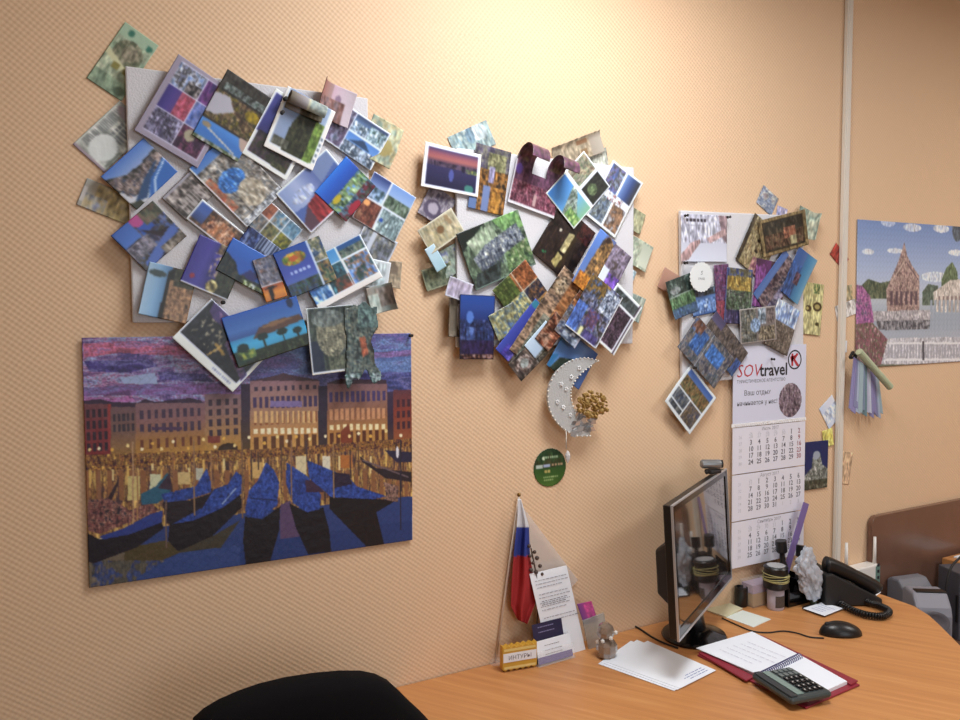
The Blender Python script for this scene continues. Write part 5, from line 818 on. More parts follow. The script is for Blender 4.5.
# ------------------------------------------------------------------ things on the desk
Z0 = .7502
def desk_quad(name, pts, z, th, mt, label=None, cat=None, group=None, parent=None, bevel=0.):
    P = [D(*p, z) for p in pts]; c = sum(P, Vector())/len(P)
    if parent is not None: o = prism(name, [p-Vector(parent.location) for p in P], (0, 0, th), mt, parent, bevel)
    else: o = prism(name, [p-c for p in P], (0, 0, th), mt, None, bevel, loc=c); tag(o, label, cat, group)
    return o
def lines_on(parent, A, U, V, rows, mt, name='print', seed=1, x0=.1, x1=.9, th=.18):
    """rows of short printed marks on a sheet with corner A, spans U, V"""
    r = random.Random(seed); bm = bmesh.new(); n = U.cross(V).normalized()
    if n.dot(Vector((0, -1, .6))) < 0: n = -n
    for v in rows:
        x = x0+r.random()*.03; e = x1-r.random()*.2
        while x < e:
            w = .03+r.random()*.08; a = A+U*x+V*v+n*.0006; bm.faces.new([bm.verts.new(q) for q in (a, a+U*w, a+U*w+V*th/len(rows)*.5, a+V*th/len(rows)*.5)]); x += w+.02
    return fin(bm, name, mt, parent)
# stack of papers left of the monitor
for k, (q, lb) in enumerate((([(598, 664), (631, 641), (712, 672), (674, 691)], 'bottom sheet of the loose white papers in front of the monitor'), ([(601, 662.5), (637, 640), (713.5, 671), (677, 690)], 'middle sheet of the loose white papers in front of the monitor'), ([(606, 662), (647.5, 641), (716, 670.5), (680, 688.5)], 'top sheet of the loose white papers in front of the monitor'))):
    o = desk_quad('paper_sheet', q, Z0+.0008+k*.0012, .0008, M['paper'], lb, 'paper', 'papers in front of the monitor')
    if k == 2:
        A = D(716, 670.5, Z0+.004)-Vector(o.location); U_ = D(680, 688.5, Z0+.004)-D(716, 670.5, Z0+.004); V_ = D(647.5, 641, Z0+.004)-D(716, 670.5, Z0+.004)
        lines_on(o, A, U_, V_, [.06, .10, .14], M['inkblue'], 'printed_footer', 3, .1, .7, .05)
# ring-bound organiser
nb = empty('organiser', D(770, 672, Z0), 'open ring-bound organiser with white pages and a burgundy cover on the desk', 'organiser')
desk_quad('cover', [(697, 656), (757, 637.5), (860, 686), (806, 709.5)], Z0+.0005, .004, M['red'], parent=nb, bevel=.0015)
for nm_, q in (('cover_flap', [(698.5, 654), (704, 652), (755, 678), (746, 682)]), ('cover_flap', [(757, 636), (763, 637), (858, 682), (851, 686)])):
    desk_quad(nm_, q, Z0+.005, .004, M['red'], parent=nb, bevel=.001)
desk_quad('page', [(696, 648.5), (752, 632), (800, 655.5), (758, 675)], Z0+.012, .0015, M['paper'], parent=nb)
desk_quad('page', [(700, 649.5), (754, 634), (800, 656), (757, 675.5)], Z0+.0095, .0015, M['paper'], parent=nb)
desk_quad('page_block', [(701, 651), (752, 636), (800, 657), (757, 677)], Z0+.005, .004, M['paper'], parent=nb)
desk_quad('page_block', [(801, 658.5), (847, 684.5), (808, 702), (760, 678)], Z0+.005, .008, M['paper'], parent=nb)
bm = bmesh.new(); A, B = D(760, 676, Z0+.014)-Vector(nb.location), D(800, 656.5, Z0+.014)-Vector(nb.location); ax = (B-A).normalized(); sd = ax.cross(Vector((0, 0, 1)))
for k in range(22):
    c = A+(B-A)*((k+.5)/22); add_tube(bm, [c+(sd*math.cos(t_)+Vector((0, 0, 1))*math.sin(t_))*.008 for t_ in [math.pi*2*j/12 for j in range(13)]], .0013, 5)
fin(bm, 'ring_binding', mat('violet_grey_rings', '#6c6c94', .4, .4), nb, smooth=True)
A, B, C_ = [D(*p, Z0+.0145)-Vector(nb.location) for p in ((705, 650), (750, 637), (755, 672))]
lines_on(nb, A, C_-A, B-A, [.2, .35, .5, .65, .8], mat('faint_pencil', '#b8b4c8', .6), 'handwriting', 8, .1, .9, .1)
# calculator
Pc = [D(*p, .785) for p in ((749, 670), (792, 664.5), (831, 688), (794, 698))]
P0 = Pc[0]; ux = ((Pc[1]-Pc[0])+(Pc[2]-Pc[3])); uy = ((Pc[3]-Pc[0])+(Pc[2]-Pc[1])); Lx, Ly = ux.length/2, uy.length/2; cc = sum(Pc, Vector())/4
cl_ = empty('calculator', (cc.x, cc.y, Z0+.014), 'dark grey desk calculator lying on the organiser page', 'calculator')
ax_ = ux.normalized(); ay_ = uy.normalized(); ay_ = (ay_-ax_*ay_.dot(ax_)).normalized(); cl_.scale = (1, 1, .72); az_ = ay_.cross(ax_); az_ = az_ if az_.z > 0 else -az_
CM = Matrix(((ax_.x, ay_.x, az_.x, -(ax_.x*Lx+ay_.x*Ly)/2), (ax_.y, ay_.y, az_.y, -(ax_.y*Lx+ay_.y*Ly)/2), (0, 0, 1, .0), (0, 0, 0, 1)))
CT = CM
# x runs along the short upper side, y down the keys
calg = mat('calculator_plastic', '#3d4546', .4)
prism('body', [CM @ Vector(p) for p in ((0, 0, .0), (Lx, 0, .0), (Lx, Ly, .0), (0, Ly, .0))], (0, 0, .0215), calg, cl_, bevel=.008)
prism('front_ledge', [CM @ Vector(p) for p in ((.004, .002, .0215), (.022, .002, .0215), (.022, Ly-.006, .0215), (.004, Ly-.006, .0215))], (0, 0, .0035), mat('calculator_dark', '#2b2f31', .35), cl_, bevel=.002)
prism('display', [CM @ Vector(p) for p in ((.026, .006, .0222), (.044, .006, .0222), (.044, Ly-.012, .0222), (.026, Ly-.012, .0222))], (0, 0, .0012), mat('lcd', '#7c9088', .2), cl_)
kw = (Lx-.058)/4; kh = (Ly-.02)/6
for i in range(4):
    for j in range(6):
        x, y = .050+kw*i, .010+kh*j; dark = j > 1
        kk = prism('key', [CM @ Vector(p) for p in ((x, y, .0218), (x+kw*.74, y, .0218), (x+kw*.74, y+kh*.72, .0218), (x, y+kh*.72, .0218))], (0, 0, .0045), M['black'] if dark else mat('grey_key', '#6c7474', .4), cl_, bevel=.001)
        if dark:
            a = CM @ Vector((x+kw*.25, y+kh*.25, .0265)); bm = bmesh.new(); add_box(bm, (0, 0, 0), (kw*.22, kh*.18, .0003), Matrix.Translation(a) @ CM.to_3x3().to_4x4()); fin(bm, 'key_mark', M['white'], kk)
# mouse with its cable
mc = D(840.5, 634, Z0); ms = empty('computer_mouse', (mc.x, mc.y, Z0), 'black computer mouse on the desk, right of the organiser', 'mouse', rz=-.50)
bm = bmesh.new(); bmesh.ops.create_uvsphere(bm, u_segments=32, v_segments=20, radius=1)
for v in bm.verts:
    x, y, z = v.co; z = max(z, 0); v.co = Vector((x*.057, y*.032*(1+.08*x), z*.034*(1-.15*x)+.001))
fin(bm, 'shell', M['black'], ms, smooth=True)
tube('scroll_wheel', [(-.036, -.003, .0265), (-.036, .003, .0265)], .007, M['blackm'], ms, 14)
ang = -.50; Rm = Matrix.Rotation(-ang, 4, 'Z') @ Matrix.Translation((-mc.x, -mc.y, -Z0))
path = [D(*p, Z0+.0025) for p in ((722, 618), (735, 624), (752, 631), (768, 632.5), (783, 631), (797, 633), (810, 637), (824, 638))]
tube('cable', [Rm @ p for p in smooth_path(path, 6)], .0019, M['blackm'], ms, 6)
o = tube('power_cable', smooth_path([D(*p, Z0+.003) for p in ((627, 622), (640, 629), (652, 637), (664, 643), (678, 648))], 6), .0025, M['blackm'], None, 6); tag(o, 'thin black cable on the desk between the loose papers and the monitor foot', 'cable')
# flat cards
desk_quad('note_pad', [(706, 611), (723, 601), (742.5, 609.5), (726, 618)], Z0, .004, mat('cream_paper', '#d8d4b4', .6), 'cream paper pad behind the monitor foot', 'pad')
desk_quad('index_card', [(726, 617.5), (742.5, 610.5), (771, 619.5), (753.5, 627.5)], Z0, .0012, mat('pale_green_card', '#dfe8e2', .6), 'pale blank index card between the monitor foot and the banded jar', 'card')
o = desk_quad('pocket_calendar', [(803, 608.5), (822, 602.5), (843.5, 608.5), (824.5, 616)], Z0+.0062, .0008, M['paper'], 'white printed card on a black tray in front of the telephone', 'card')
ploc = Vector(o.location)
A, B, C_ = [D(*p, Z0+.0075)-ploc for p in ((806, 608.5), (822, 603.5), (825, 615))]
lines_on(o, A, C_-A, B-A, [.2, .4, .6, .8], M['inkblue'], 'print', 5, .1, .8, .2)
desk_quad('tray', [(802, 609), (822, 602), (844.5, 608.5), (825, 617)], Z0, .006, M['black'], 'flat black tray under the white printed card', 'tray')
desk_quad('paper_slip', [(866, 595), (874, 590), (881, 592.5), (873, 598)], Z0, .001, M['paper'], 'small white slip at the rear right corner of the desk, behind the telephone', 'paper', 'paper slips by the telephone')
# jar with a black lid and rubber bands
jc = D(775.5, 608.5, Z0); jr = empty('banded_jar', (jc.x, jc.y, Z0), 'white labelled jar with a wide black lid and yellow rubber bands', 'jar')
lathe('body', [(.022, 0), (.024, .004), (.024, .056), (.020, .062)], mat('jar_white', '#b9b2c0', .4), jr)
bm = bmesh.new()
for k in range(10):
    a0, a1 = [math.radians(-140+k*9+j*9) for j in (0, 1)]; bm.faces.new([bm.verts.new((.0246*math.cos(a), .0246*math.sin(a), z)) for a, z in ((a0, .010), (a1, .010), (a1, .044), (a0, .044))])
fin(bm, 'dark_label', mat('label_print', '#5c5450', .5, noise=.7, nscale=150), jr)
lathe('lid', [(.026, .060), (.036, .066), (.036, .084), (.033, .090), (.033, .118), (.035, .124), (.032, .128)], M['black'], jr, 36)
lathe('lid_insert', [(.026, .1275), (.026, .1295), (.01, .1300)], mat('lid_grey', '#a9a9ab', .4), jr, 32)
for k, z in enumerate((.088, .092, .096, .100, .085, .104)):
    bm = bmesh.new(); R_ = .0355+.0008*(k % 3); add_tube(bm, [(R_*math.cos(a), R_*math.sin(a), z+.004*math.sin(a*1+k)) for a in [2*math.pi*j/32 for j in range(33)]], .0013, 5, False); fin(bm, 'rubber_band', mat('rubber_yellow', '#b5ad74', .6), jr, smooth=True)
# small black pot
pc = Vector((1.795, -.024, Z0)); t = lathe('black_pot', [(.017, 0), (.019, .003), (.019, .056), (.015, .058), (.015, .05), (.002, .05)], M['black'], None, 28, loc=pc); tag(t, 'small plain black cylindrical pot by the wall beside the monitor', 'pot')
# clear memo box
mb = empty('memo_box', (1.850, -.034, Z0), 'clear plastic memo box of lilac and tan paper below the calendar', 'box')
box('shell', (-.045, -.026, .0), (.045, .026, .075), M['glass'], mb, .003)
box('paper_block', (-.041, -.022, .003), (.041, .022, .04), mat('tan_paper', '#b39468', .6), mb)
box('paper_block', (-.041, -.022, .041), (.041, .022, .066), mat('lilac_paper', '#b3a0b4', .6), mb)
# black organiser with stamps
og = empty('desk_tidy', (1.955, -.062, Z0), 'black desk tidy behind the banded jar, below the calendar', 'desk tidy')
bm = bmesh.new()
for lo, hi in (((-.055, -.045, 0), (.055, .045, .006)), ((-.055, -.045, .006), (-.051, .045, .10)), ((.051, -.045, .006), (.055, .045, .07)), ((-.051, .041, .006), (.051, .045, .10)), ((-.051, -.045, .006), (.051, -.041, .045)), ((-.008, -.041, .006), (-.004, .041, .075))): add_box(bm, lo, hi)
fin(bm, 'body', M['gloss'], og, bevel=.0015)
def stick(name, label, a, b, r, mt, cat, head=None, grp=None):
    a, b = Vector(a), Vector(b); t = empty(name, a, label, cat, grp)
    d = b-a; R_ = d.to_track_quat('Z', 'Y').to_matrix().to_4x4(); L_ = d.length
    lathe('body', [(r*.8, 0), (r, .004), (r*.9, L_*.55), (r*.55, L_*.62), (r*.55, L_*.78)], mt, t, 18, R_)
    lathe('cap', [(r*.9, L_*.78), (r*1.15, L_*.80), (r*1.15, L_), (r*.7, L_*1.0)], M['black'], t, 18, R_)
    return t
stick('rubber_stamp', 'upright black rubber stamp in the desk tidy, nearer the calendar', (1.945, -.060, .765), (1.925, -.055, .935), .014, M['blackm'], 'stamp', grp='stamps in the desk tidy')
stick('rubber_stamp', 'black rubber stamp leaning right in the desk tidy, nearer the purple ruler', (1.952, -.095, .765), (1.978, -.085, .920), .0125, M['blackm'], 'stamp', grp='stamps in the desk tidy')
Mr = frame((1.932, -.045, .765), Vector((.919, 0, -.394)), Vector((.394, 0, .919)))
o = box('ruler', (-.0125, 0, -.0015), (.0125, .29, .0015), M['purple'], None, 0, Mr.to_3x3().to_4x4(), loc=Mr.translation); tag(o, 'purple plastic ruler standing up in the desk tidy, overlapping the calendar', 'ruler')
Mr2 = None
# crumpled clear bag
rng = random.Random(2); bm = bmesh.new(); bmesh.ops.create_icosphere(bm, subdivisions=5, radius=1)
from mathutils import noise as mnoise
for v in bm.verts:
    p = v.co.copy(); n = mnoise.noise(p*1.6)*.45+abs(mnoise.noise(p*3.1))*.55-abs(mnoise.noise(p*7.3+Vector((3, 1, 2))))*.45; s_ = 1+n-.15
    wz = (1.0-.50*max(p.z, 0)); wz = 1-.35*max(p.z, 0)**2; v.co = Vector((p.x*.048*s_*wz-.022*p.z, p.y*.019*s_*wz, p.z*.082*(1+.25*n)))
bag = fin(bm, 'plastic_bag', mat('crumpled_film', '#d3dae6', .3, alpha=.72, noise=.2, nscale=40, bump=1., bscale=90, spec=.7), None, True, loc=Vector((1.955, -.135, .853))); tag(bag, 'crumpled clear plastic bag stuffed in the desk tidy between ruler and telephone', 'bag')
t = lathe('glass_bottle', [(.009, 0), (.010, .003), (.010, .045), (.005, .055), (.005, .066), (.007, .067), (.007, .075)], mat('dark_green_glass', '#55604a', .12), None, 18, loc=Vector((1.985, -.125, Z0))); tag(t, 'little dark green glass bottle in front of the desk tidy', 'bottle')
# telephone
e1 = Vector((.90, -.43, 0)).normalized(); e2 = Vector((-e1.y, e1.x, 0)); Po = Vector((2.104, -.128, Z0))
ph = empty('telephone', Po, 'black desk telephone with its handset lying on the sloping body', 'telephone')
def pm(x, y, z): return e1*x+e2*y+Vector((0, 0, z))
bm = bmesh.new(); sec = [(-.085, .002), (.088, .002), (.088, .020), (-.066, .100), (-.085, .095)]
add_prism(bm, [pm(x, -.075, z) for x, z in sec], e2*.145); fin(bm, 'body', M['blackm'], ph, bevel=.004)
sl = math.atan2(-.080, .154); es = (e1*math.cos(sl)+Vector((0, 0, 1))*math.sin(sl)); en = es.cross(e2); en = en if en.z > 0 else -en
def ps(x, y, z): return pm(-.066, 0, .100)+es*x+e2*y+en*z
HM = Matrix(((es.x, e2.x, en.x, 0), (es.y, e2.y, en.y, 0), (es.z, e2.z, en.z, 0), (0, 0, 0, 1))); HM.translation = ps(0, 0, 0)
hs = fin((lambda b: (add_tube(b, smooth_path([HM @ Vector(p) for p in ((-.012, -.045, .014), (.01, -.045, .019), (.08, -.045, .022), (.142, -.045, .019), (.158, -.045, .014))], 5), [.020+.006*abs(1-2*k/20.) for k in range(21)], 12), b)[1])(bmesh.new()), 'handset', M['black'], ph, smooth=True)
box('display', (.012, .0, .0), (.04, .06, .002), mat('phone_lcd', '#4c544e', .2), ph, 0, HM)
for i in range(3):
    for j in range(4): box('key', (.055+.022*j, .002+.021*i, .0), (.070+.022*j, .017+.021*i, .004), M['black'], ph, .001, HM)
pth = smooth_path([D(*p, z) for p, z in (((833, 598), Z0+.012), ((846, 607), Z0+.012), ((864, 614), Z0+.012), ((882, 616), Z0+.012), ((889, 611), Z0+.012), ((878, 605), Z0+.012), ((866, 601), Z0+.015), ((861, 594), Z0+.02))], 22)
hel = []
for k, p in enumerate(pth):
    tg = (pth[min(k+1, len(pth)-1)]-pth[max(k-1, 0)]).normalized(); s_ = tg.cross(Vector((0, 0, 1))).normalized(); u_ = s_.cross(tg)
    for j in range(3): an = (k+j/3)*2.1; hel.append(p-Po+(s_*math.cos(an)+u_*math.sin(an))*.0075)
tube('coiled_cord', hel, .0030, M['black'], ph, 6)
# router on the wall
A, B = W(849, 569.5, -.045), W(880, 566, -.045); zb_ = W(880, 594, -.045).z; zt_ = (A.z+B.z)/2
rt = empty('router', ((A.x+B.x)/2, -.001, zb_), 'white wireless router with two antennas on the wall behind the telephone', 'router'); hw = (B.x-A.x)/2
box('case', (-hw, -.044, 0), (hw, 0, zt_-zb_), M['white'], rt, .004)
box('teal_side', (hw-.022, -.0465, .004), (hw-.002, -.0435, zt_-zb_-.004), mat('teal_plastic', '#6c8c84', .4), rt, .001)
for k in range(5): box('port', (hw-.017, -.0475, .012+.021*k), (hw-.007, -.0462, .022+.021*k), M['ink'], rt)
for px in (845.5, 876.2):
    p = W(px, 567, -.03); q = W(px, 536.5 if px > 860 else 543, -.03); lx = p.x-rt.location.x
    lx = max(min(lx, hw-.008), -hw+.006)
    tube('antenna', [(lx, -.029, zt_-zb_-.004), (lx, -.029, q.z-zb_)], [.0062, .0045], M['white'], rt, 10)
# brown panel and the neighbour's desk
pw = W(872, 517, -.02); pl = []
for k in range(9):
    an = math.pi-math.pi/2*k/8; pl.append((pw.x+.03+.03*math.cos(an), -.022, pw.z-.03+.03*math.sin(an)))
pl = [(p[0]-pw.x-.5, 0, p[2]) for p in pl]+[(.55, 0, pw.z), (.55, 0, .0), (-.5, 0, .0)]
o = prism('back_panel', pl, (0, .018, 0), M['brown'], None, .001, loc=Vector((pw.x+.5, -.022, 0))); tag(o, 'glossy brown laminate panel with a rounded corner standing against the wall at right', 'panel')
sdk = empty('side_desk', (3.12, -.3, 0), 'second desk with a grey side panel at the right edge of the picture', 'desk')
box('desk_top', (-.36, -.22, .726), (.45, .26, .75), WOOD, sdk, .002); box('side_panel', (-.345, -.215, 0), (-.325, .255, .7255), M['dgrey'], sdk); box('side_panel', (.41, -.215, 0), (.43, .255, .7255), M['dgrey'], sdk)
o = box('paper_sheet', (-.035, -.075, 0), (.11, .09, .004), M['paper'], None, loc=Vector((2.83, -.15, .7505))); tag(o, 'white papers on the second desk at the right edge', 'paper')
st = empty('low_stand', (2.50, -.22, 0), 'low brown stand holding the grey machines between the desks', 'stand')
box('top', (-.17, -.22, .52), (.25, .19, .54), M['brown'], st)
for x in (-.17, .23): box('side_panel', (x, -.19, 0), (x+.02, .18, .5195), M['brown'], st)
def machine(name, x, y, z, w, d, h, rz, col, label):
    t = empty(name, (x, y, z), label, 'machine', rz=rz)
    sec = [(-d/2, 0), (d/2, 0), (d/2, h*.95), (d/2-.02, h), (-d/2+.04, h), (-d/2+.008, h*.82), (-d/2, h*.7)]
    prism('case', [(-w/2, yy, zz) for yy, zz in sec], (w, 0, 0), col, t, bevel=.008)
    return t
a = machine('label_printer', 2.405, -.21, .5405, .105, .12, .205, -.62, M['grey'], 'light grey rounded office machine with a black top slot, just behind the desk edge')
lathe('recess', [(.045, 0), (.045, .004), (.036, .005), (.030, .002)], mat('grey_recess', '#6c6a72', .5), a, 28, Matrix.Translation((-.01, -.075, .13)) @ Matrix.Rotation(math.pi/2, 4, 'X'), 1, .8)
box('paper_slot', (-.04, -.02, .2035), (.05, .01, .208), M['black'], a, .002)
box('control_strip', (.03, -.079, .02), (.05, -.0745, .08), mat('pale_green_strip', '#a8b4a4', .5), a)
b = machine('adding_machine', 2.525, -.080, .5405, .12, .09, .19, -.2, mat('mid_grey_case', '#77777f', .5), 'grey boxy machine behind the one with the black slot')
tw = empty('equipment_case', (2.69, -.17, .5405), 'tall dark grey case at the right edge, beside the hanging black cable', 'case')
prism('case', [(-.05, .07, 0), (-.093, -.03, 0), (.03, -.07, 0), (.055, .03, 0)], (0, 0, .222), M['dgrey'], tw, bevel=.004)
prism('front_slot', [(-.0935, -.025, .15), (-.0905, -.0175, .15), (-.0905, -.0175, .06), (-.0935, -.025, .06)], (-.003, .0012, 0), M['black'], tw)
o = tube('power_cable', smooth_path([W(962, 556, -.2), W(952, 566, -.2), W(947, 582, -.2), W(945, 600, -.2), W(942, 622, -.2)], 6), .004, M['blackm'], None, 6); tag(o, 'black cable hanging beside the grey side panel of the second desk', 'cable')
# ------------------------------------------------------------------ things at the left of the desk
ft = W(519, 496, -.012); fb = D(495.5, 663, Z0)
fl = empty('table_flag', fb, 'small white, blue and red flag on a white pole leaning on the wall', 'flag')
tube('pole', [(0, 0, .006), ft-fb], [.0033, .0026], mat('pole_white', '#e2d6cc', .4), fl, 10)
bm = bmesh.new(); bmesh.ops.create_uvsphere(bm, u_segments=12, v_segments=8, radius=.005, matrix=Matrix.Translation(ft-fb+Vector((0, 0, .003)))); fin(bm, 'finial', mat('brass', '#8c7040', .3, 1), fl, smooth=True)
lathe('base', [(.017, 0), (.017, .004), (.013, .010), (.006, .014), (.005, .022)], M['glass'], fl)
Lp = [(518, 499), (516.5, 526), (514, 553), (511.5, 585), (511, 606), (518, 620)]; Rp = [(521, 499), (529, 526), (530, 556), (535, 585), (536, 601), (527, 624)]
nh, nw = 90, 26; Pg = np.zeros((nh, nw, 3)); Cg = np.zeros((nh, nw, 3))
for i in range(nh):
    f = i/(nh-1)*(len(Lp)-1); k = min(int(f), len(Lp)-2); g = f-k
    a = np.array(Lp[k])*(1-g)+np.array(Lp[k+1])*g; b = np.array(Rp[k])*(1-g)+np.array(Rp[k+1])*g; py = a[1]
    for j in range(nw):
        s_ = j/(nw-1); p = a*(1-s_)+b*s_; yy = -.022-.010*math.sin(s_*9+i*.05)*min(1, i/30)-.012*(i/nh)
        q = W(p[0], p[1], yy)-fb; Pg[i, j] = q; Cg[i, j] = hx('#cfd0d6') if p[1] < 526.5 else hx('#36428c') if p[1] < 556 else hx('#a23436')
me = bpy.data.meshes.new('cloth'); I = np.arange(nh*nw).reshape(nh, nw)
F = np.stack([I[:-1, :-1], I[1:, :-1], I[1:, 1:], I[:-1, 1:]], -1).reshape(-1, 4); me.from_pydata(Pg.reshape(-1, 3).tolist(), [], F.tolist())
at = me.color_attributes.new('Col', 'FLOAT_COLOR', 'POINT'); c4 = np.ones((nh*nw, 4), np.float32); c4[:, :3] = lin(Cg).reshape(-1, 3); at.data.foreach_set('color', c4.ravel())
o = link('cloth', me, print_mat('flag_cloth', .8, .1), fl, True); s_ = o.modifiers.new('th', 'SOLIDIFY'); s_.thickness = .0006
A, B, C_, E_ = [W(*p, -.007) for p in ((520, 503), (578, 580), (560, 600), (524, 600))]
o = prism('pennant', [p-A for p in (A, B, C_, E_)], (0, .0008, 0), mat('sheer_white_fabric', '#e6dcd6', .7, alpha=.42), None, loc=A); tag(o, 'sheer whitish triangular pennant against the wall behind the flag and leaflet', 'pennant')
sp = W(533, 600, -.03); t = empty('dried_sprig', sp, 'dark dried sprig of berries between the flag and the white leaflet', 'sprig'); rng = random.Random(9)
tube('stem', smooth_path([W(536, 640, -.03)-sp, W(538, 590, -.03)-sp, W(531, 548, -.03)-sp], 5), .0018, mat('stem_brown', '#4c3c30', .7), t, 6)
for (px, py) in ((529, 546), (534.5, 552), (530, 556), (537, 558), (533, 563), (540, 566), (536, 572), (542, 574), (531, 570)):
    bm = bmesh.new(); bmesh.ops.create_icosphere(bm, subdivisions=2, radius=.0045+.0015*rng.random(), matrix=Matrix.Translation(W(px, py, -.03)-sp)); fin(bm, 'berry', mat('dark_berry', '#4a3a34', .5), t, smooth=True)
# leaflet leaning on the wall
TL_, TR_, BRr = W(529.5, 574, -.030), W(566.6, 565.5, -.030), D(585.5, 649.5, Z0+.001)
U_ = TR_-TL_; V_ = BRr-TR_
o = prism('leaflet', [Vector((0, 0, 0)), U_, U_+V_, V_], Vector((0, .0012, 0)), M['paper'], None, loc=TL_); tag(o, 'white printed leaflet leaning on the wall between the flag and the purple card', 'leaflet')
rws = [.09, .13, .17, .25, .29, .35, .39, .43, .52, .56]
lines_on(o, Vector((0, -.001, 0)), U_, V_, rws, M['inkgrey'], 'printed_text', 4, .08, .95, .17)
lines_on(o, Vector((0, -.0012, 0)), U_, V_, [.33, .37], M['inkmid'], 'bold_text', 6, .12, .95, .03)
# card holder with two cards
hb = D(556, 662, Z0); hd = empty('card_holder', (hb.x, hb.y, Z0), 'clear plastic business card holder in front of the white leaflet', 'card holder')
Uh = (D(573.5, 656, Z0)-D(537, 666.5, Z0)); hwid = Uh.length; uh = Uh.normalized(); nh_ = Vector((uh.y, -uh.x, 0)); 
lean = Vector((0, 0, 1))*math.cos(.25)-nh_*math.sin(.25)*1.0
def hp(x, y, z): return uh*x+nh_*y+lean*z
def hprism(name, x0, x1, y, z0, z1, th, mt, par): return prism(name, [hp(x0, y, z0), hp(x1, y, z0), hp(x1, y, z1), hp(x0, y, z1)], nh_*th, mt, par)
hprism('front_wall', -hwid/2, hwid/2, .006, 0.001, .038, .0015, M['glass'], hd); hprism('back_wall', -hwid/2, hwid/2, -.010, 0.001, .060, .0015, M['glass'], hd)
hprism('foot', -hwid/2, hwid/2, -.0085, .001, .003, .014, M['glass'], hd)
def vcard(x0, x1, y, z0, z1, mt, label):
    c = hp(0, y, z0)+Vector(hd.location); o = prism('business_card', [hp(x0, y, z0)-hp(0, y, z0), hp(x1, y, z0)-hp(0, y, z0), hp(x1, y, z1)-hp(0, y, z0), hp(x0, y, z1)-hp(0, y, z0)], nh_*.001, mt, None, loc=c)
    tag(o, label, 'card', 'business cards in the clear holder'); return o
w2 = hwid/2-.004
c1 = vcard(-w2, w2-.014, -.006, .005, .098, M['dpurple'], 'dark purple business card standing behind the white one in the holder')
c2 = vcard(-w2, w2, .001, .005, .060, M['paper'], 'white business card with a purple stripe at the front of the holder')
TMh = Matrix(((uh.x, lean.x, nh_.x, 0), (uh.y, lean.y, nh_.y, 0), (uh.z, lean.z, nh_.z, 0), (0, 0, 0, 1))); 
def onc(par, items, name, mt, y): return text_mesh(items, Matrix.Translation(nh_*y) @ TMh, name, mt, par)
bx = prism('purple_stripe', [TMh @ Vector(p) for p in ((-w2, .0, .0013), (w2, .0, .0013), (w2, .016, .0013), (-w2, .016, .0013))], nh_*.0003, mat('violet_print', '#5a4a96', .4), c2)
lines_on(c2, TMh @ Vector((-w2+.02, .045, .0014)), uh*.06, -lean*.03, [.1, .5, .8], M['inkmid'], 'printed_text', 12, .05, .95, .25)
lines_on(c1, TMh @ Vector((-w2+.012, .088, .0014)), uh*.065, -lean*.03, [.1, .5], mat('lilac_print', '#8c88b0', .5), 'printed_text', 14, .05, .95, .3)
# gold souvenir plaque
gb = D(520, 670, Z0); gp = empty('souvenir_plaque', (gb.x, gb.y, Z0), 'gold and white scalloped souvenir block at the left end of the desk', 'souvenir')
Ug = (D(538, 667, Z0)-D(503.5, 673, Z0)); ug = Ug.normalized(); ng = Vector((ug.y, -ug.x, 0)); gw = Ug.length/2
zg = .062; ptsg = []
for k in range(25): x = -gw+2*gw*k/24; ptsg.append(ug*x+Vector((0, 0, zg+.0025*math.cos(k*math.pi/2))))
for k in range(24, -1, -1): x = -gw+2*gw*k/24; ptsg.append(ug*x+Vector((0, 0, .004+.0025*math.cos(k*math.pi/2))))
prism('block', ptsg, -ng*.018, M['gold'], gp, bevel=.001)
zz = Vector((0, 0, 1))
prism('white_band', [ug*x+zz*z+ng*.0004 for x, z in ((-gw+.002, .024), (gw-.002, .024), (gw-.002, .046), (-gw+.002, .046))], ng*.0006, M['paper'], gp)
text_mesh([('ИНТУРЫ', 0, -.005, .0145, 'CENTER', 0, 0)], Matrix.Translation(zz*.0345+ng*.0014) @ Matrix(((ug.x, 0, ng.x, 0), (ug.y, 0, ng.y, 0), (0, 1, 0, 0), (0, 0, 0, 1))), 'lettering', M['inkmid'], gp)
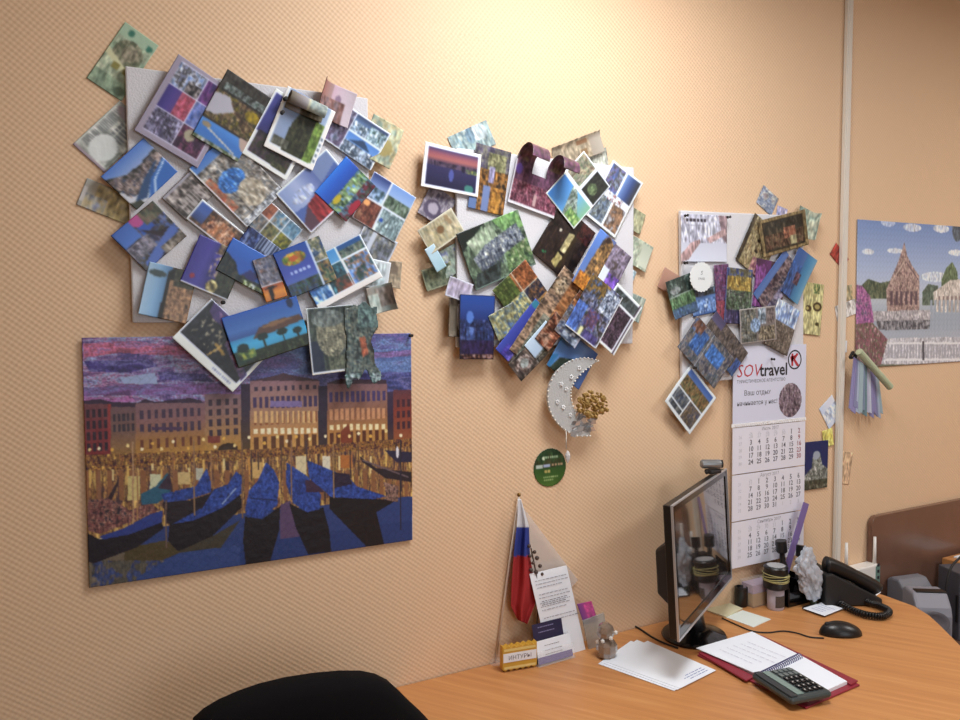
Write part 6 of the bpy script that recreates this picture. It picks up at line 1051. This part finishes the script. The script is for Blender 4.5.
for z in (.010, .054): prism('pale_band', [ug*x+zz*(z+d)+ng*.0004 for x, d in ((-gw+.004, -.003), (gw-.004, -.003), (gw-.004, .003), (-gw+.004, .003))], ng*.0004, mat('pale_gold', '#e6cf86', .4), gp)
# magenta card in a clear packet and a glass figurine
pk0 = D(597, 651, Z0); pk = empty('clear_packet', (pk0.x, pk0.y+.02, Z0), 'clear packet with a magenta and purple card, leaning right of the white leaflet', 'packet')
A = [W(*p, -.055)-Vector(pk.location) for p in ((583, 621), (604, 613), (609, 643), (589, 650))]; sh_ = min(q.z for q in A); A = [Vector((q.x, q.y, max(q.z, .001))) for q in A]
prism('sleeve', A, (0, .004, 0), mat('packet_film', '#cdd0cc', .15, alpha=.5, noise=.4, nscale=80), pk)
Q0, Q1, Q3 = W(577, 604, -.050), W(591.5, 601, -.050), W(584, 625, -.050)
g = sheet('magenta_card', Q0-Vector(pk.location), Q1-Q0+Vector((0, 0, 0)), Q3-Q0, [('g', 0, 0, 1, 1, '#6c3c84 #8c3c84 #b83c80 #b03474', 1), ('n', .4, .1, 1, .9, .2, '#a83c80 #c84c90 #8c3470')], None, None, gain=1.3, parent=pk)
fg = Vector((1.228, -.115, Z0)); fgn = empty('glass_figurine', fg, 'small brown and clear glass figurine at the wall, left of the loose papers', 'figurine')
gl = mat('smoky_glass', '#a08c7c', .06, spec=1, coat=1, noise=.6, nscale=90)
lathe('body', [(.012, 0), (.022, .004), (.027, .018), (.026, .034), (.018, .046), (.010, .052)], gl, fgn, 10, smooth=False)
lathe('head', [(.010, .052), (.020, .060), (.023, .072), (.018, .086), (.008, .094)], gl, fgn, 9, Matrix.Translation((-.004, 0, -.004)), smooth=False)
for a_ in range(7):
    an = a_*.9; bm = bmesh.new(); bmesh.ops.create_icosphere(bm, subdivisions=1, radius=.006, matrix=Matrix.Translation((.023*math.cos(an), .023*math.sin(an), .014+.011*a_*.8))); fin(bm, 'glass_bead', mat('clear_bead', '#e0e0dc', .05, spec=1), fgn)
